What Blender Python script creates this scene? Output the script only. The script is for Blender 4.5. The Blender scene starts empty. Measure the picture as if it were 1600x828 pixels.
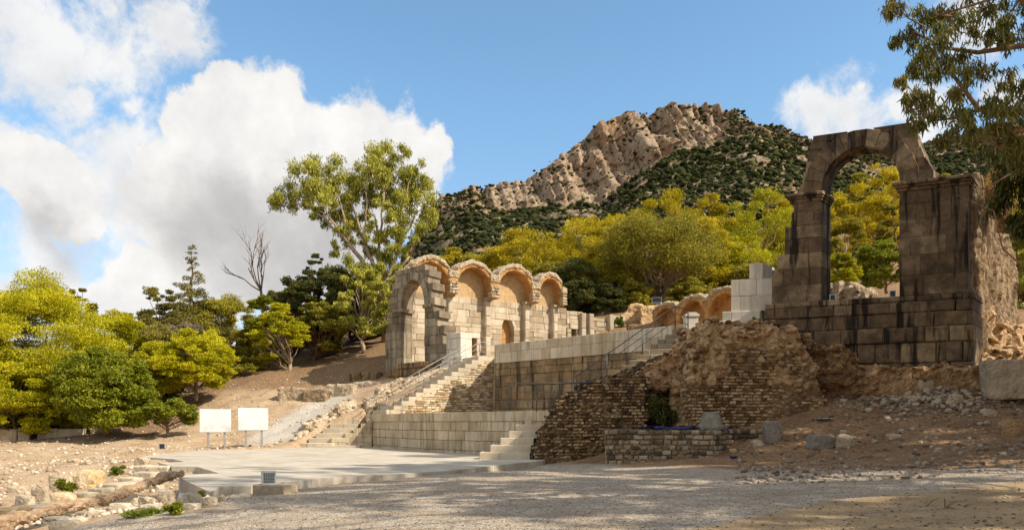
import bpy, bmesh, math, random
import numpy as np
from mathutils import Vector, noise as mnoise

SC = bpy.context.scene
COL = SC.collection
F, CX, HY, EZ = 1200.0, 800.0, 660.0, 1.6
R = math.radians

def P(px, py, D):
    return Vector(((px - CX) / F * D, D, EZ + (HY - py) / F * D))
def XY(px, D):
    return ((px - CX) / F * D, D)
def ZAT(py, D):
    return EZ + (HY - py) / F * D

SUN_AZ = Vector((0.915, -0.403)).normalized()   # horizontal direction towards the sun
SUN_EL = R(41)

# ------------------------------------------------------------------ materials
def new_mat(name):
    m = bpy.data.materials.new(name); m.use_nodes = True
    nt = m.node_tree; nt.nodes.clear()
    return m, nt
class G:
    """tiny node-graph helper"""
    def __init__(s, nt): s.nt = nt
    def n(s, typ, **kw):
        nd = s.nt.nodes.new(typ)
        for k, v in kw.items(): setattr(nd, k, v)
        return nd
    def link(s, a, b): s.nt.links.new(a, b)
    def val(s, sock, v):
        if hasattr(v, 'is_output'): s.link(v, sock)
        else: sock.default_value = v
    def math(s, op, a, b=None, c=None, clamp=False):
        nd = s.n('ShaderNodeMath', operation=op, use_clamp=clamp)
        s.val(nd.inputs[0], a)
        if b is not None: s.val(nd.inputs[1], b)
        if c is not None: s.val(nd.inputs[2], c)
        return nd.outputs[0]
    def vmath(s, op, a, b=None):
        nd = s.n('ShaderNodeVectorMath', operation=op)
        s.val(nd.inputs[0], a)
        if b is not None: s.val(nd.inputs[1], b)
        return nd.outputs['Value'] if op in ('LENGTH', 'DISTANCE', 'DOT_PRODUCT') else nd.outputs[0]
    def noise(s, vec, scale, detail=6, rough=0.6, dist=0.0):
        nd = s.n('ShaderNodeTexNoise')
        if vec is not None: s.link(vec, nd.inputs['Vector'])
        nd.inputs['Scale'].default_value = scale; nd.inputs['Detail'].default_value = detail
        nd.inputs['Roughness'].default_value = rough; nd.inputs['Distortion'].default_value = dist
        return nd.outputs['Fac']
    def voro(s, vec, scale, feature='F1', out='Distance', rnd=1.0):
        nd = s.n('ShaderNodeTexVoronoi', feature=feature)
        s.link(vec, nd.inputs['Vector']); nd.inputs['Scale'].default_value = scale
        nd.inputs['Randomness'].default_value = rnd
        return nd.outputs[out]
    def ramp(s, fac, stops, interp='LINEAR'):
        nd = s.n('ShaderNodeValToRGB'); nd.color_ramp.interpolation = interp
        cr = nd.color_ramp
        while len(cr.elements) < len(stops): cr.elements.new(0.5)
        for e, (p, c) in zip(cr.elements, stops):
            e.position = p; e.color = (*c, 1) if len(c) == 3 else c
        s.val(nd.inputs[0], fac)
        return nd.outputs[0]
    def mix(s, fac, a, b, mode='MIX'):
        nd = s.n('ShaderNodeMix', data_type='RGBA', blend_type=mode)
        s.val(nd.inputs[0], fac)
        for sock, v in ((nd.inputs[6], a), (nd.inputs[7], b)):
            if hasattr(v, 'is_output'): s.link(v, sock)
            else: sock.default_value = (*v, 1)
        return nd.outputs[2]
    def mr(s, v, a, b, c=0.0, d=1.0, smooth=False):
        nd = s.n('ShaderNodeMapRange', interpolation_type='SMOOTHSTEP' if smooth else 'LINEAR')
        s.val(nd.inputs[0], v)
        for i, q in zip((1, 2, 3, 4), (a, b, c, d)): s.val(nd.inputs[i], q)
        return nd.outputs[0]
    def scalev(s, vec, sc):
        nd = s.n('ShaderNodeMapping'); s.link(vec, nd.inputs['Vector']); nd.inputs['Scale'].default_value = sc
        return nd.outputs[0]
    def bump(s, h, strength=0.5, dist=0.05, normal=None):
        nd = s.n('ShaderNodeBump'); s.val(nd.inputs['Height'], h)
        nd.inputs['Strength'].default_value = strength; nd.inputs['Distance'].default_value = dist
        if normal is not None: s.link(normal, nd.inputs['Normal'])
        return nd.outputs[0]
    def out(s, col, rough=0.85, normal=None, metal=0.0, spec=0.25):
        b = s.n('ShaderNodeBsdfPrincipled')
        s.val(b.inputs['Base Color'], col if hasattr(col, 'is_output') else (*col, 1))
        s.val(b.inputs['Roughness'], rough); b.inputs['Metallic'].default_value = metal
        b.inputs['Specular IOR Level'].default_value = spec
        if normal is not None: s.link(normal, b.inputs['Normal'])
        o = s.n('ShaderNodeOutputMaterial'); s.link(b.outputs[0], o.inputs[0])
        return b

def geo_pos(g):       # world position, stable for one-off objects
    return g.n('ShaderNodeNewGeometry').outputs['Position']
def island(g):
    return g.n('ShaderNodeNewGeometry').outputs['Random Per Island']

def stone_mat(name, cols, stain=(0.03, 0.025, 0.02), stain_amt=0.5, streak=0.4, isl=0.35, warm=(0.3, 0.16, 0.06), warm_amt=0.2, bump=0.5, pit=0.3, bscale=1.0, drip=0.0):
    """cut stone: colour varies by block, with patches, vertical streaks of grime, pits"""
    m, nt = new_mat(name); g = G(nt)
    p = geo_pos(g)
    big = g.noise(p, 0.55 * bscale, 5, 0.6)
    mid = g.noise(p, 2.6 * bscale, 7, 0.65)
    fine = g.noise(p, 19 * bscale, 6, 0.7)
    r = island(g)
    t = g.math('ADD', g.math('MULTIPLY', r, isl), g.math('MULTIPLY', mid, 1 - isl))
    col = g.ramp(t, [(0.22, cols[0]), (0.5, cols[1]), (0.78, cols[2])])
    col = g.mix(g.math('MULTIPLY', g.mr(g.noise(p, 1.3, 5, 0.6), 0.5, 0.72, smooth=True), warm_amt), col, warm)
    sp = g.scalev(p, (1.7, 1.7, 0.16))
    st = g.noise(sp, 1.5, 7, 0.62)
    sf = g.math('MULTIPLY', g.mr(st, 0.47, 0.62, smooth=True), streak)
    bf = g.math('MULTIPLY', g.mr(big, 0.40, 0.66, smooth=True), stain_amt)
    f = g.math('MAXIMUM', sf, bf)
    col = g.mix(f, col, stain)
    if drip:
        dr = g.noise(g.scalev(p, (3.2, 3.2, 0.35)), 1.4, 8, 0.66)
        col = g.mix(g.math('MULTIPLY', g.mr(dr, 0.52, 0.62, smooth=True), drip), col, stain)
    pits = g.mr(g.voro(p, 9 * bscale), 0.08, 0.30, smooth=True)
    col = g.mix(g.math('MULTIPLY', g.math('SUBTRACT', 1.0, pits), pit), col, tuple(c * 0.35 for c in cols[0]))
    col = g.mix(0.35, col, g.ramp(fine, [(0.3, (0.35, 0.35, 0.35)), (0.5, (0.9, 0.9, 0.9)), (0.75, (1.25, 1.22, 1.18))]), 'MULTIPLY')
    h = g.math('ADD', g.math('MULTIPLY', mid, 0.6), g.math('ADD', g.math('MULTIPLY', fine, 0.35), g.math('MULTIPLY', pits, 0.3)))
    g.out(col, 0.92, g.bump(h, bump, 0.06))
    return m

def masonry_mat(name, udir, stone, mortar, cw=0.28, ch=0.12, rubble=(0.2, 0.12, 0.06), facing_z=(-10, 100), upatch=0.45, stain=(0.035, 0.025, 0.018), stain_amt=0.5):
    """small squared stones laid in courses in a wide mortar, broken down to rubble in patches"""
    m, nt = new_mat(name); g = G(nt)
    p = geo_pos(g)
    u1 = g.vmath('DOT_PRODUCT', p, (udir[0], udir[1], 0))
    u2 = g.vmath('DOT_PRODUCT', p, (-udir[1], udir[0], 0))
    nrm = g.n('ShaderNodeNewGeometry').outputs['True Normal']
    a = g.math('ABSOLUTE', g.vmath('DOT_PRODUCT', nrm, (udir[0], udir[1], 0)))
    sel = g.math('GREATER_THAN', a, 0.72)
    mx = g.n('ShaderNodeMix', data_type='FLOAT'); g.link(sel, mx.inputs[0]); g.link(u1, mx.inputs[2]); g.link(u2, mx.inputs[3])
    sx = g.n('ShaderNodeSeparateXYZ'); g.link(p, sx.inputs[0])
    cb = g.n('ShaderNodeCombineXYZ'); g.link(mx.outputs[0], cb.inputs[0]); g.link(sx.outputs[2], cb.inputs[1])
    wob = g.n('ShaderNodeTexNoise'); g.link(p, wob.inputs['Vector']); wob.inputs['Scale'].default_value = 1.6; wob.inputs['Detail'].default_value = 4
    wv = g.vmath('MULTIPLY', g.vmath('SUBTRACT', wob.outputs['Color'], (0.5, 0.5, 0.5)), (0.22, 0.16, 0))
    v = g.vmath('ADD', cb.outputs[0], wv)
    b = g.n('ShaderNodeTexBrick'); g.link(v, b.inputs['Vector'])
    b.inputs['Scale'].default_value = 1.0; b.inputs['Brick Width'].default_value = cw; b.inputs['Row Height'].default_value = ch
    b.inputs['Mortar Size'].default_value = ch * 0.16; b.inputs['Mortar Smooth'].default_value = 0.35; b.inputs['Bias'].default_value = -0.1
    b.inputs['Color1'].default_value = (0, 0, 0, 1); b.inputs['Color2'].default_value = (1, 1, 1, 1); b.inputs['Mortar'].default_value = (0.5, 0.5, 0.5, 1)
    bfac = b.outputs['Fac']
    cell = g.math('ADD', g.math('MULTIPLY', b.outputs['Color'], 0.55), g.math('MULTIPLY', g.noise(p, 5.5, 3), 0.5))
    sc = g.ramp(cell, [(0.2, stone[0]), (0.5, stone[1]), (0.85, stone[2])])
    mid = g.noise(p, 3.0, 7, 0.68); fine = g.noise(p, 22, 5, 0.7)
    mc = g.mix(g.mr(mid, 0.35, 0.65), mortar, tuple(c * 0.6 for c in mortar))
    col = g.mix(bfac, sc, mc)
    # broken patches: chunky rubble
    vd = g.voro(p, 4.2, out='Color'); ve = g.voro(p, 4.2, 'DISTANCE_TO_EDGE')
    vs_ = g.n('ShaderNodeSeparateColor'); g.link(vd, vs_.inputs[0])
    rc = g.mix(g.mr(ve, 0.02, 0.10), tuple(c * 0.35 for c in rubble), g.mix(vs_.outputs[0], tuple(c * 0.6 for c in rubble), tuple(min(1, c * 1.5) for c in rubble)))
    pf = g.mr(g.noise(p, 0.5, 5, 0.6, 0.4), upatch, upatch + 0.07, smooth=True)
    keep = g.math('SUBTRACT', 1.0, g.mr(g.noise(p, 1.1, 6, 0.65), upatch, upatch + 0.05))
    pf = g.math('MULTIPLY', pf, keep)
    hz = g.math('GREATER_THAN', g.math('ABSOLUTE', g.vmath('DOT_PRODUCT', nrm, (0, 0, 1))), 0.62)
    pf = g.math('MAXIMUM', pf, hz)
    col = g.mix(pf, col, rc)
    col = g.mix(g.math('MULTIPLY', bfac, 0.45), col, tuple(c * 0.25 for c in mortar))
    sf = g.math('MULTIPLY', g.mr(g.noise(g.scalev(p, (1, 1, 0.4)), 0.7, 6, 0.6), 0.46, 0.66, smooth=True), stain_amt)
    col = g.mix(sf, col, stain)
    col = g.mix(0.45, col, g.ramp(fine, [(0.3, (0.4, 0.4, 0.4)), (0.55, (1, 1, 1)), (0.75, (1.3, 1.25, 1.2))]), 'MULTIPLY')
    hb = g.math('MULTIPLY', g.math('SUBTRACT', 1.0, bfac), 0.8)
    hm = g.n('ShaderNodeMix', data_type='FLOAT'); g.link(pf, hm.inputs[0]); g.link(hb, hm.inputs[2]); g.link(g.mr(ve, 0.0, 0.2), hm.inputs[3])
    h = g.math('ADD', hm.outputs[0], g.math('MULTIPLY', mid, 0.8))
    h = g.math('ADD', h, g.math('MULTIPLY', fine, 0.3))
    g.out(col, 0.95, g.bump(h, 1.0, 0.10))
    return m

def rock_mat(name, c0, c1, c2, scale=1.0, bump=0.8, dist=0.08):
    m, nt = new_mat(name); g = G(nt)
    p = geo_pos(g)
    a = g.noise(p, 1.1 * scale, 8, 0.65, 0.3); b = g.noise(p, 7 * scale, 7, 0.7)
    t = g.math('ADD', g.math('MULTIPLY', a, 0.55), g.math('MULTIPLY', b, 0.45))
    r = island(g)
    t = g.math('ADD', t, g.math('MULTIPLY', g.math('SUBTRACT', r, 0.5), 0.3))
    col = g.ramp(t, [(0.33, c0), (0.5, c1), (0.66, c2)])
    ve = g.voro(p, 3.2 * scale, 'DISTANCE_TO_EDGE')
    h = g.math('ADD', g.math('MULTIPLY', a, 0.7), g.math('ADD', g.math('MULTIPLY', b, 0.5), g.math('MULTIPLY', g.mr(ve, 0, 0.12), 0.25)))
    g.out(col, 0.93, g.bump(h, bump, dist))
    return m

def leaf_mat(name, c0, c1, c2, trans=0.35, rough=0.55, spec=0.25):
    m, nt = new_mat(name); g = G(nt)
    r = island(g)
    oi = g.n('ShaderNodeObjectInfo').outputs['Random']
    tc = g.n('ShaderNodeTexCoord').outputs['Object']
    cl = g.noise(tc, 0.55, 3, 0.5)
    t = g.math('ADD', g.math('MULTIPLY', r, 0.6), g.math('ADD', g.math('MULTIPLY', g.mr(cl, 0.3, 0.7), 0.4), g.math('MULTIPLY', g.math('SUBTRACT', oi, 0.5), 0.2)))
    col = g.ramp(t, [(0.1, c0), (0.5, c1), (0.95, c2)])
    b = g.n('ShaderNodeBsdfPrincipled'); g.link(col, b.inputs['Base Color']); b.inputs['Roughness'].default_value = rough
    b.inputs['Specular IOR Level'].default_value = spec
    tr = g.n('ShaderNodeBsdfTranslucent'); g.link(col, tr.inputs['Color'])
    mx = g.n('ShaderNodeMixShader'); mx.inputs[0].default_value = trans
    g.link(b.outputs[0], mx.inputs[1]); g.link(tr.outputs[0], mx.inputs[2])
    o = g.n('ShaderNodeOutputMaterial'); g.link(mx.outputs[0], o.inputs[0])
    return m

def plain_mat(name, col, rough=0.6, metal=0.0, vary=0.25, scale=6, bump=0.1, spec=0.3, stain=None):
    m, nt = new_mat(name); g = G(nt)
    p = geo_pos(g)
    n = g.noise(p, scale, 6, 0.6)
    lo = tuple(c * (1 - vary) for c in col); hi = tuple(min(1, c * (1 + vary)) for c in col)
    c = g.ramp(n, [(0.3, lo), (0.5, col), (0.7, hi)])
    if stain:
        c = g.mix(g.math('MULTIPLY', g.mr(g.noise(p, scale * 0.35, 6, 0.65), 0.55, 0.72, smooth=True), 0.7), c, stain)
    g.out(c, rough, g.bump(n, bump, 0.02), metal, spec)
    return m

def bark_mat(name, c0, c1):
    m, nt = new_mat(name); g = G(nt)
    tc = g.n('ShaderNodeTexCoord').outputs['Object']
    n = g.noise(g.scalev(tc, (5, 5, 0.9)), 1.6, 7, 0.65)
    b = g.noise(tc, 0.7, 3)
    c = g.ramp(g.math('ADD', g.math('MULTIPLY', n, 0.7), g.math('MULTIPLY', b, 0.3)), [(0.35, c0), (0.62, c1)])
    g.out(c, 0.9, g.bump(n, 0.7, 0.05))
    return m

M = {}
M['terrace'] = stone_mat('terrace_stone', ((0.40, 0.31, 0.19), (0.56, 0.45, 0.30), (0.66, 0.56, 0.40)), stain=(0.085, 0.056, 0.028), stain_amt=0.25, streak=0.35, drip=0.42, isl=0.36, warm=(0.42, 0.28, 0.12), warm_amt=0.35, bump=0.25, pit=0.15)
M['coping'] = stone_mat('new_coping_stone', ((0.42, 0.33, 0.215), (0.56, 0.46, 0.325), (0.66, 0.57, 0.425)), stain=(0.10, 0.07, 0.04), stain_amt=0.18, streak=0.35, drip=0.3, isl=0.5, warm=(0.4, 0.30, 0.17), warm_amt=0.25, bump=0.2, pit=0.08)
M['stained'] = stone_mat('stained_stone', ((0.13, 0.085, 0.045), (0.30, 0.20, 0.10), (0.42, 0.30, 0.17)), stain_amt=0.55, streak=0.85, isl=0.3, warm=(0.42, 0.22, 0.08), warm_amt=0.5, bump=0.5)
M['dark'] = stone_mat('blackened_stone', ((0.075, 0.05, 0.03), (0.19, 0.13, 0.077), (0.46, 0.34, 0.205)), stain=(0.016, 0.012, 0.009), stain_amt=0.62, streak=0.95, isl=0.3, warm=(0.27, 0.15, 0.06), warm_amt=0.55, bump=0.7, pit=0.4)
M['greyarch'] = stone_mat('weathered_grey_stone', ((0.15, 0.115, 0.075), (0.29, 0.235, 0.16), (0.43, 0.355, 0.25)), stain=(0.05, 0.04, 0.03), stain_amt=0.45, streak=0.6, isl=0.45, warm=(0.4, 0.26, 0.13), warm_amt=0.25, bump=0.6)
M['pale'] = stone_mat('pale_ashlar', ((0.30, 0.235, 0.155), (0.49, 0.41, 0.295), (0.60, 0.52, 0.40)), stain=(0.17, 0.12, 0.08), stain_amt=0.35, streak=0.35, isl=0.55, warm=(0.50, 0.32, 0.15), warm_amt=0.35, bump=0.5)
M['white'] = stone_mat('new_white_stone', ((0.48, 0.43, 0.34), (0.60, 0.54, 0.44), (0.68, 0.62, 0.52)), stain=(0.2, 0.17, 0.13), stain_amt=0.1, streak=0.3, isl=0.4, warm_amt=0.05, bump=0.15, pit=0.05)
M['step'] = stone_mat('step_stone', ((0.40, 0.33, 0.23), (0.57, 0.48, 0.35), (0.68, 0.59, 0.45)), stain_amt=0.2, streak=0.15, isl=0.4, warm=(0.4, 0.27, 0.14), warm_amt=0.3, bump=0.3, pit=0.15)
M['darkstep'] = stone_mat('worn_step_stone', ((0.2, 0.15, 0.09), (0.33, 0.26, 0.17), (0.45, 0.37, 0.26)), stain_amt=0.4, streak=0.2, isl=0.4, bump=0.5)
M['plaster'] = stone_mat('ochre_plaster', ((0.32, 0.16, 0.055), (0.50, 0.275, 0.095), (0.62, 0.385, 0.16)), stain=(0.17, 0.085, 0.035), stain_amt=0.5, streak=0.45, isl=0.0, warm=(0.6, 0.3, 0.1), warm_amt=0.5, bump=0.8, pit=0.3)
M['pitted'] = stone_mat('pitted_plaster', ((0.34, 0.22, 0.11), (0.50, 0.345, 0.18), (0.60, 0.45, 0.27)), stain=(0.3, 0.18, 0.09), stain_amt=0.25, streak=0.1, isl=0.0, warm=(0.6, 0.38, 0.16), warm_amt=0.4, bump=1.0, pit=0.6)
M['paving'] = None
M['rubble'] = rock_mat('brown_rubble', (0.09, 0.047, 0.021), (0.32, 0.185, 0.085), (0.54, 0.37, 0.205), 1.8, 0.9, 0.11)
M['palerubble'] = rock_mat('pale_rubble', (0.22, 0.15, 0.085), (0.46, 0.36, 0.24), (0.64, 0.54, 0.40), 1.5, 1.0, 0.12)
M['rim'] = rock_mat('rim_rubble', (0.19, 0.125, 0.068), (0.42, 0.32, 0.205), (0.60, 0.50, 0.36), 2.0, 1.0, 0.12)
M['boulder'] = rock_mat('boulder_rock', (0.19, 0.135, 0.08), (0.37, 0.29, 0.195), (0.53, 0.45, 0.335), 1.3, 0.7, 0.06)
M['ochrerock'] = rock_mat('ochre_rock', (0.28, 0.17, 0.07), (0.50, 0.35, 0.17), (0.62, 0.51, 0.36), 1.0, 0.8, 0.08)
M['greyblock'] = rock_mat('grey_block', (0.10, 0.085, 0.07), (0.2, 0.175, 0.14), (0.32, 0.28, 0.23), 2.0, 0.6, 0.04)
def brickstone(name, cols, isl=0.75, stain_amt=0.45, warm=(0.3, 0.17, 0.07)):
    return stone_mat(name, cols, stain=(0.03, 0.022, 0.015), stain_amt=stain_amt, streak=0.25, isl=isl, warm=warm, warm_amt=0.5, bump=0.8, pit=0.3)
M['smallstone'] = brickstone('small_dark_stones', ((0.10, 0.056, 0.026), (0.36, 0.215, 0.098), (0.58, 0.41, 0.225)))
M['tanstone'] = brickstone('small_tan_stones', ((0.17, 0.095, 0.042), (0.46, 0.285, 0.135), (0.65, 0.465, 0.26)), stain_amt=0.3)
M['wallstone'] = brickstone('squared_wall_stones', ((0.10, 0.072, 0.045), (0.28, 0.21, 0.13), (0.47, 0.37, 0.25)), stain_amt=0.3)
M['palesmall'] = brickstone('small_pale_stones', ((0.28, 0.19, 0.10), (0.52, 0.39, 0.24), (0.70, 0.58, 0.41)), stain_amt=0.2, warm=(0.45, 0.26, 0.1))
M['fallen'] = rock_mat('fallen_stone', (0.10, 0.068, 0.042), (0.26, 0.195, 0.13), (0.44, 0.355, 0.255), 2.0, 0.7, 0.05)
M['concrete'] = plain_mat('concrete', (0.30, 0.24, 0.17), 0.9, vary=0.35, scale=5, bump=0.3)
M['metal'] = plain_mat('galvanised_steel', (0.33, 0.32, 0.30), 0.5, 0.5, 0.15, 8)
M['darkmetal'] = plain_mat('dull_dark_steel', (0.115, 0.112, 0.105), 0.55, 0.4, 0.2, 8)
M['signwhite'] = plain_mat('blank_white_board', (0.66, 0.66, 0.64), 0.4, 0, 0.10, 1.4, 0.02, stain=(0.42, 0.42, 0.40))
M['lampblack'] = plain_mat('lamp_reflector_black', (0.025, 0.028, 0.03), 0.25, 0.2, 0.2)
M['lampgrey'] = plain_mat('lamp_housing_grey', (0.42, 0.44, 0.44), 0.45, 0.4, 0.15)
M['tarp'] = plain_mat('blue_tarpaulin', (0.02, 0.035, 0.22), 0.5, 0, 0.3, 9, 0.4)
M['litter'] = plain_mat('white_plastic', (0.75, 0.76, 0.78), 0.5, 0, 0.1)
M['log'] = None

LEAF = {
    'pine': leaf_mat('pine_needles', (0.13, 0.13, 0.005), (0.45, 0.42, 0.008), (0.66, 0.585, 0.02), 0.3),
    'gold': leaf_mat('golden_pine_needles', (0.16, 0.125, 0.006), (0.50, 0.405, 0.010), (0.70, 0.54, 0.02), 0.3),
    'olive': leaf_mat('olive_foliage', (0.08, 0.078, 0.010), (0.29, 0.255, 0.02), (0.52, 0.43, 0.04), 0.3),
    'green': leaf_mat('green_leaves', (0.05, 0.07, 0.005), (0.22, 0.24, 0.010), (0.42, 0.42, 0.03), 0.35),
    'dark': leaf_mat('dark_leaves', (0.025, 0.034, 0.007), (0.08, 0.088, 0.015), (0.21, 0.19, 0.035), 0.25),
    'euc': leaf_mat('eucalyptus_leaves', (0.13, 0.135, 0.016), (0.38, 0.37, 0.04), (0.60, 0.53, 0.10), 0.3, 0.45),
    'eucnear': leaf_mat('near_eucalyptus_leaves', (0.035, 0.042, 0.009), (0.11, 0.115, 0.024), (0.30, 0.255, 0.07), 0.4, 0.5, 0.2),
    'cypress': leaf_mat('conifer_sprays', (0.08, 0.075, 0.012), (0.23, 0.20, 0.03), (0.38, 0.31, 0.06), 0.25),
    'rust': leaf_mat('rusty_foliage', (0.16, 0.08, 0.03), (0.34, 0.19, 0.06), (0.48, 0.30, 0.10), 0.35),
    'grey': leaf_mat('dry_grey_twigs', (0.10, 0.075, 0.05), (0.2, 0.155, 0.105), (0.31, 0.25, 0.17), 0.15),
    'weed': leaf_mat('weeds', (0.06, 0.08, 0.01), (0.16, 0.2, 0.02), (0.3, 0.32, 0.05), 0.35),
}
BARK = {'brown': bark_mat('brown_bark', (0.07, 0.045, 0.025), (0.2, 0.135, 0.08)),
        'pale': bark_mat('pale_bark', (0.22, 0.15, 0.095), (0.47, 0.36, 0.25)),
        'red': bark_mat('reddish_bark', (0.10, 0.055, 0.03), (0.27, 0.16, 0.09))}

# ------------------------------------------------------------------ mesh building
class MB:
    def __init__(s): s.v = []; s.f = []
    def add(s, verts, faces):
        o = len(s.v); s.v.extend([tuple(v) for v in verts]); s.f.extend([tuple(i + o for i in f) for f in faces])
    def hexa(s, b4, t4):
        s.add(list(b4) + list(t4), [(3, 2, 1, 0), (4, 5, 6, 7), (0, 1, 5, 4), (1, 2, 6, 5), (2, 3, 7, 6), (3, 0, 4, 7)])
    def prism(s, poly, z0, z1):
        n = len(poly)
        v = [(x, y, z0) for x, y in poly] + [(x, y, z1) for x, y in poly]
        f = [tuple(reversed(range(n))), tuple(range(n, 2 * n))] + [(i, (i + 1) % n, (i + 1) % n + n, i + n) for i in range(n)]
        s.add(v, f)
    def tube(s, pts, radii, sides=7, caps=True):
        pts = [Vector(p) for p in pts]; n = len(pts); rings = []
        ref = Vector((0.31, 0.17, 0.93)).normalized()
        for i, p in enumerate(pts):
            t = (pts[min(i + 1, n - 1)] - pts[max(i - 1, 0)]).normalized()
            rr = ref if abs(t.dot(ref)) < 0.95 else Vector((1, 0, 0))
            a = t.cross(rr).normalized(); b = t.cross(a)
            rings.append([p + (a * math.cos(k * 2 * math.pi / sides) + b * math.sin(k * 2 * math.pi / sides)) * radii[i] for k in range(sides)])
        v = [q for r in rings for q in r]; f = []
        for i in range(n - 1):
            for k in range(sides):
                k2 = (k + 1) % sides
                f.append((i * sides + k, i * sides + k2, (i + 1) * sides + k2, (i + 1) * sides + k))
        if caps:
            f.append(tuple(reversed(range(sides)))); f.append(tuple((n - 1) * sides + k for k in range(sides)))
        s.add(v, f)

def tag(o, label=None, cat=None, group=None, kind=None):
    if label: o['label'] = label
    if cat: o['category'] = cat
    if group: o['group'] = group
    if kind: o['kind'] = kind
    return o
def empty(name, loc, label, cat, group=None):
    o = bpy.data.objects.new(name, None); COL.objects.link(o); o.location = loc
    o.empty_display_size = 0.3
    return tag(o, label, cat, group)
def worldloc(o):
    v = Vector(o.location)
    while o.parent: o = o.parent; v = v + Vector(o.location)
    return v
def link_mesh(name, me, mat, parent=None):
    o = bpy.data.objects.new(name, me); COL.objects.link(o)
    if mat: me.materials.append(mat)
    if parent: o.parent = parent
    return o
def build(name, mb, mat, parent=None, smooth=False, origin=None):
    """one mesh object; mb is in world space"""
    me = bpy.data.meshes.new(name)
    off = worldloc(parent) if parent else Vector(origin if origin is not None else (0, 0, 0))
    me.from_pydata([(v[0] - off.x, v[1] - off.y, v[2] - off.z) for v in mb.v], [], mb.f)
    me.update()
    bm = bmesh.new(); bm.from_mesh(me); bmesh.ops.recalc_face_normals(bm, faces=bm.faces); bm.to_mesh(me); bm.free()
    if smooth: me.polygons.foreach_set('use_smooth', [True] * len(me.polygons))
    o = link_mesh(name, me, mat, parent)
    if not parent: o.location = off
    return o
def np_mesh(name, V, Fc, smooth=False):
    """V (n,3), Fc (m,k) numpy"""
    me = bpy.data.meshes.new(name)
    n, (m, k) = len(V), Fc.shape
    me.vertices.add(n); me.vertices.foreach_set('co', np.ascontiguousarray(V, dtype=np.float32).ravel())
    me.loops.add(m * k); me.loops.foreach_set('vertex_index', np.ascontiguousarray(Fc, dtype=np.int32).ravel())
    me.polygons.add(m)
    me.polygons.foreach_set('loop_start', np.arange(0, m * k, k, dtype=np.int32))
    me.polygons.foreach_set('loop_total', np.full(m, k, dtype=np.int32))
    if smooth: me.polygons.foreach_set('use_smooth', np.ones(m, dtype=bool))
    me.update(calc_edges=True); me.validate()
    return me

rng = np.random.default_rng(7)
rnd = random.Random(11)

def vnoise2(x, y, seed=0):
    xi = np.floor(x).astype(np.int64); yi = np.floor(y).astype(np.int64); xf = x - xi; yf = y - yi
    def h(a, b):
        n = (a * 374761393 + b * 668265263 + seed * 1442695041) & 0xffffffff
        n = ((n ^ (n >> 13)) * 1274126177) & 0xffffffff
        return ((n ^ (n >> 16)) & 0xffff) / 65535.0
    u = xf * xf * (3 - 2 * xf); v = yf * yf * (3 - 2 * yf)
    return (h(xi, yi) * (1 - u) + h(xi + 1, yi) * u) * (1 - v) + (h(xi, yi + 1) * (1 - u) + h(xi + 1, yi + 1) * u) * v
def fbm2(x, y, oct=5, seed=0, gain=0.5):
    a, s, t = 1.0, 0.0, 0.0
    for i in range(oct):
        s = s + a * (vnoise2(x, y, seed + i) - 0.5); t += a; a *= gain; x = x * 2.03 + 11.3; y = y * 2.03 - 7.7
    return s / t * 2

# ---- walls laid in blocks.  mapf(u, v, w) -> world; w grows towards the viewer
def line_map(A, B, W=None):
    A = Vector((A[0], A[1], 0)); B = Vector((B[0], B[1], 0)); U = (B - A).normalized()
    N = Vector((U.y, -U.x, 0))                      # right-hand side of A->B: towards the camera
    Wd = N if W is None else -Vector((W[0], W[1], 0)).normalized()   # W: the direction the thickness runs back
    f = lambda u, v, w: A + U * u + Wd * w + Vector((0, 0, v))
    f.L = (B - A).length; f.A = A; f.U = U; f.N = N
    def u_of(px, w=0.0):
        k = (px - CX) / F
        a = A + Wd * w
        return (k * a.y - a.x) / (U.x - k * U.y)
    f.u = u_of
    return f
def block(mb, quad, wf, wb, bev, mapf):
    cx = sum(q[0] for q in quad) / 4; cy = sum(q[1] for q in quad) / 4
    ins = []
    for q in quad:
        dx, dy = cx - q[0], cy - q[1]
        ins.append((q[0] + math.copysign(min(bev, abs(dx) * 0.6), dx), q[1] + math.copysign(min(bev, abs(dy) * 0.6), dy)))
    v = [mapf(a, b, wf) for a, b in ins] + [mapf(a, b, wf - bev) for a, b in quad] + [mapf(a, b, wb) for a, b in quad]
    f = [(0, 1, 2, 3), (11, 10, 9, 8)]
    for i in range(4):
        j = (i + 1) % 4
        f += [(i, i + 4, j + 4, j), (i + 4, i + 8, j + 8, j + 4)]
    mb.add(v, f)
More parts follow.
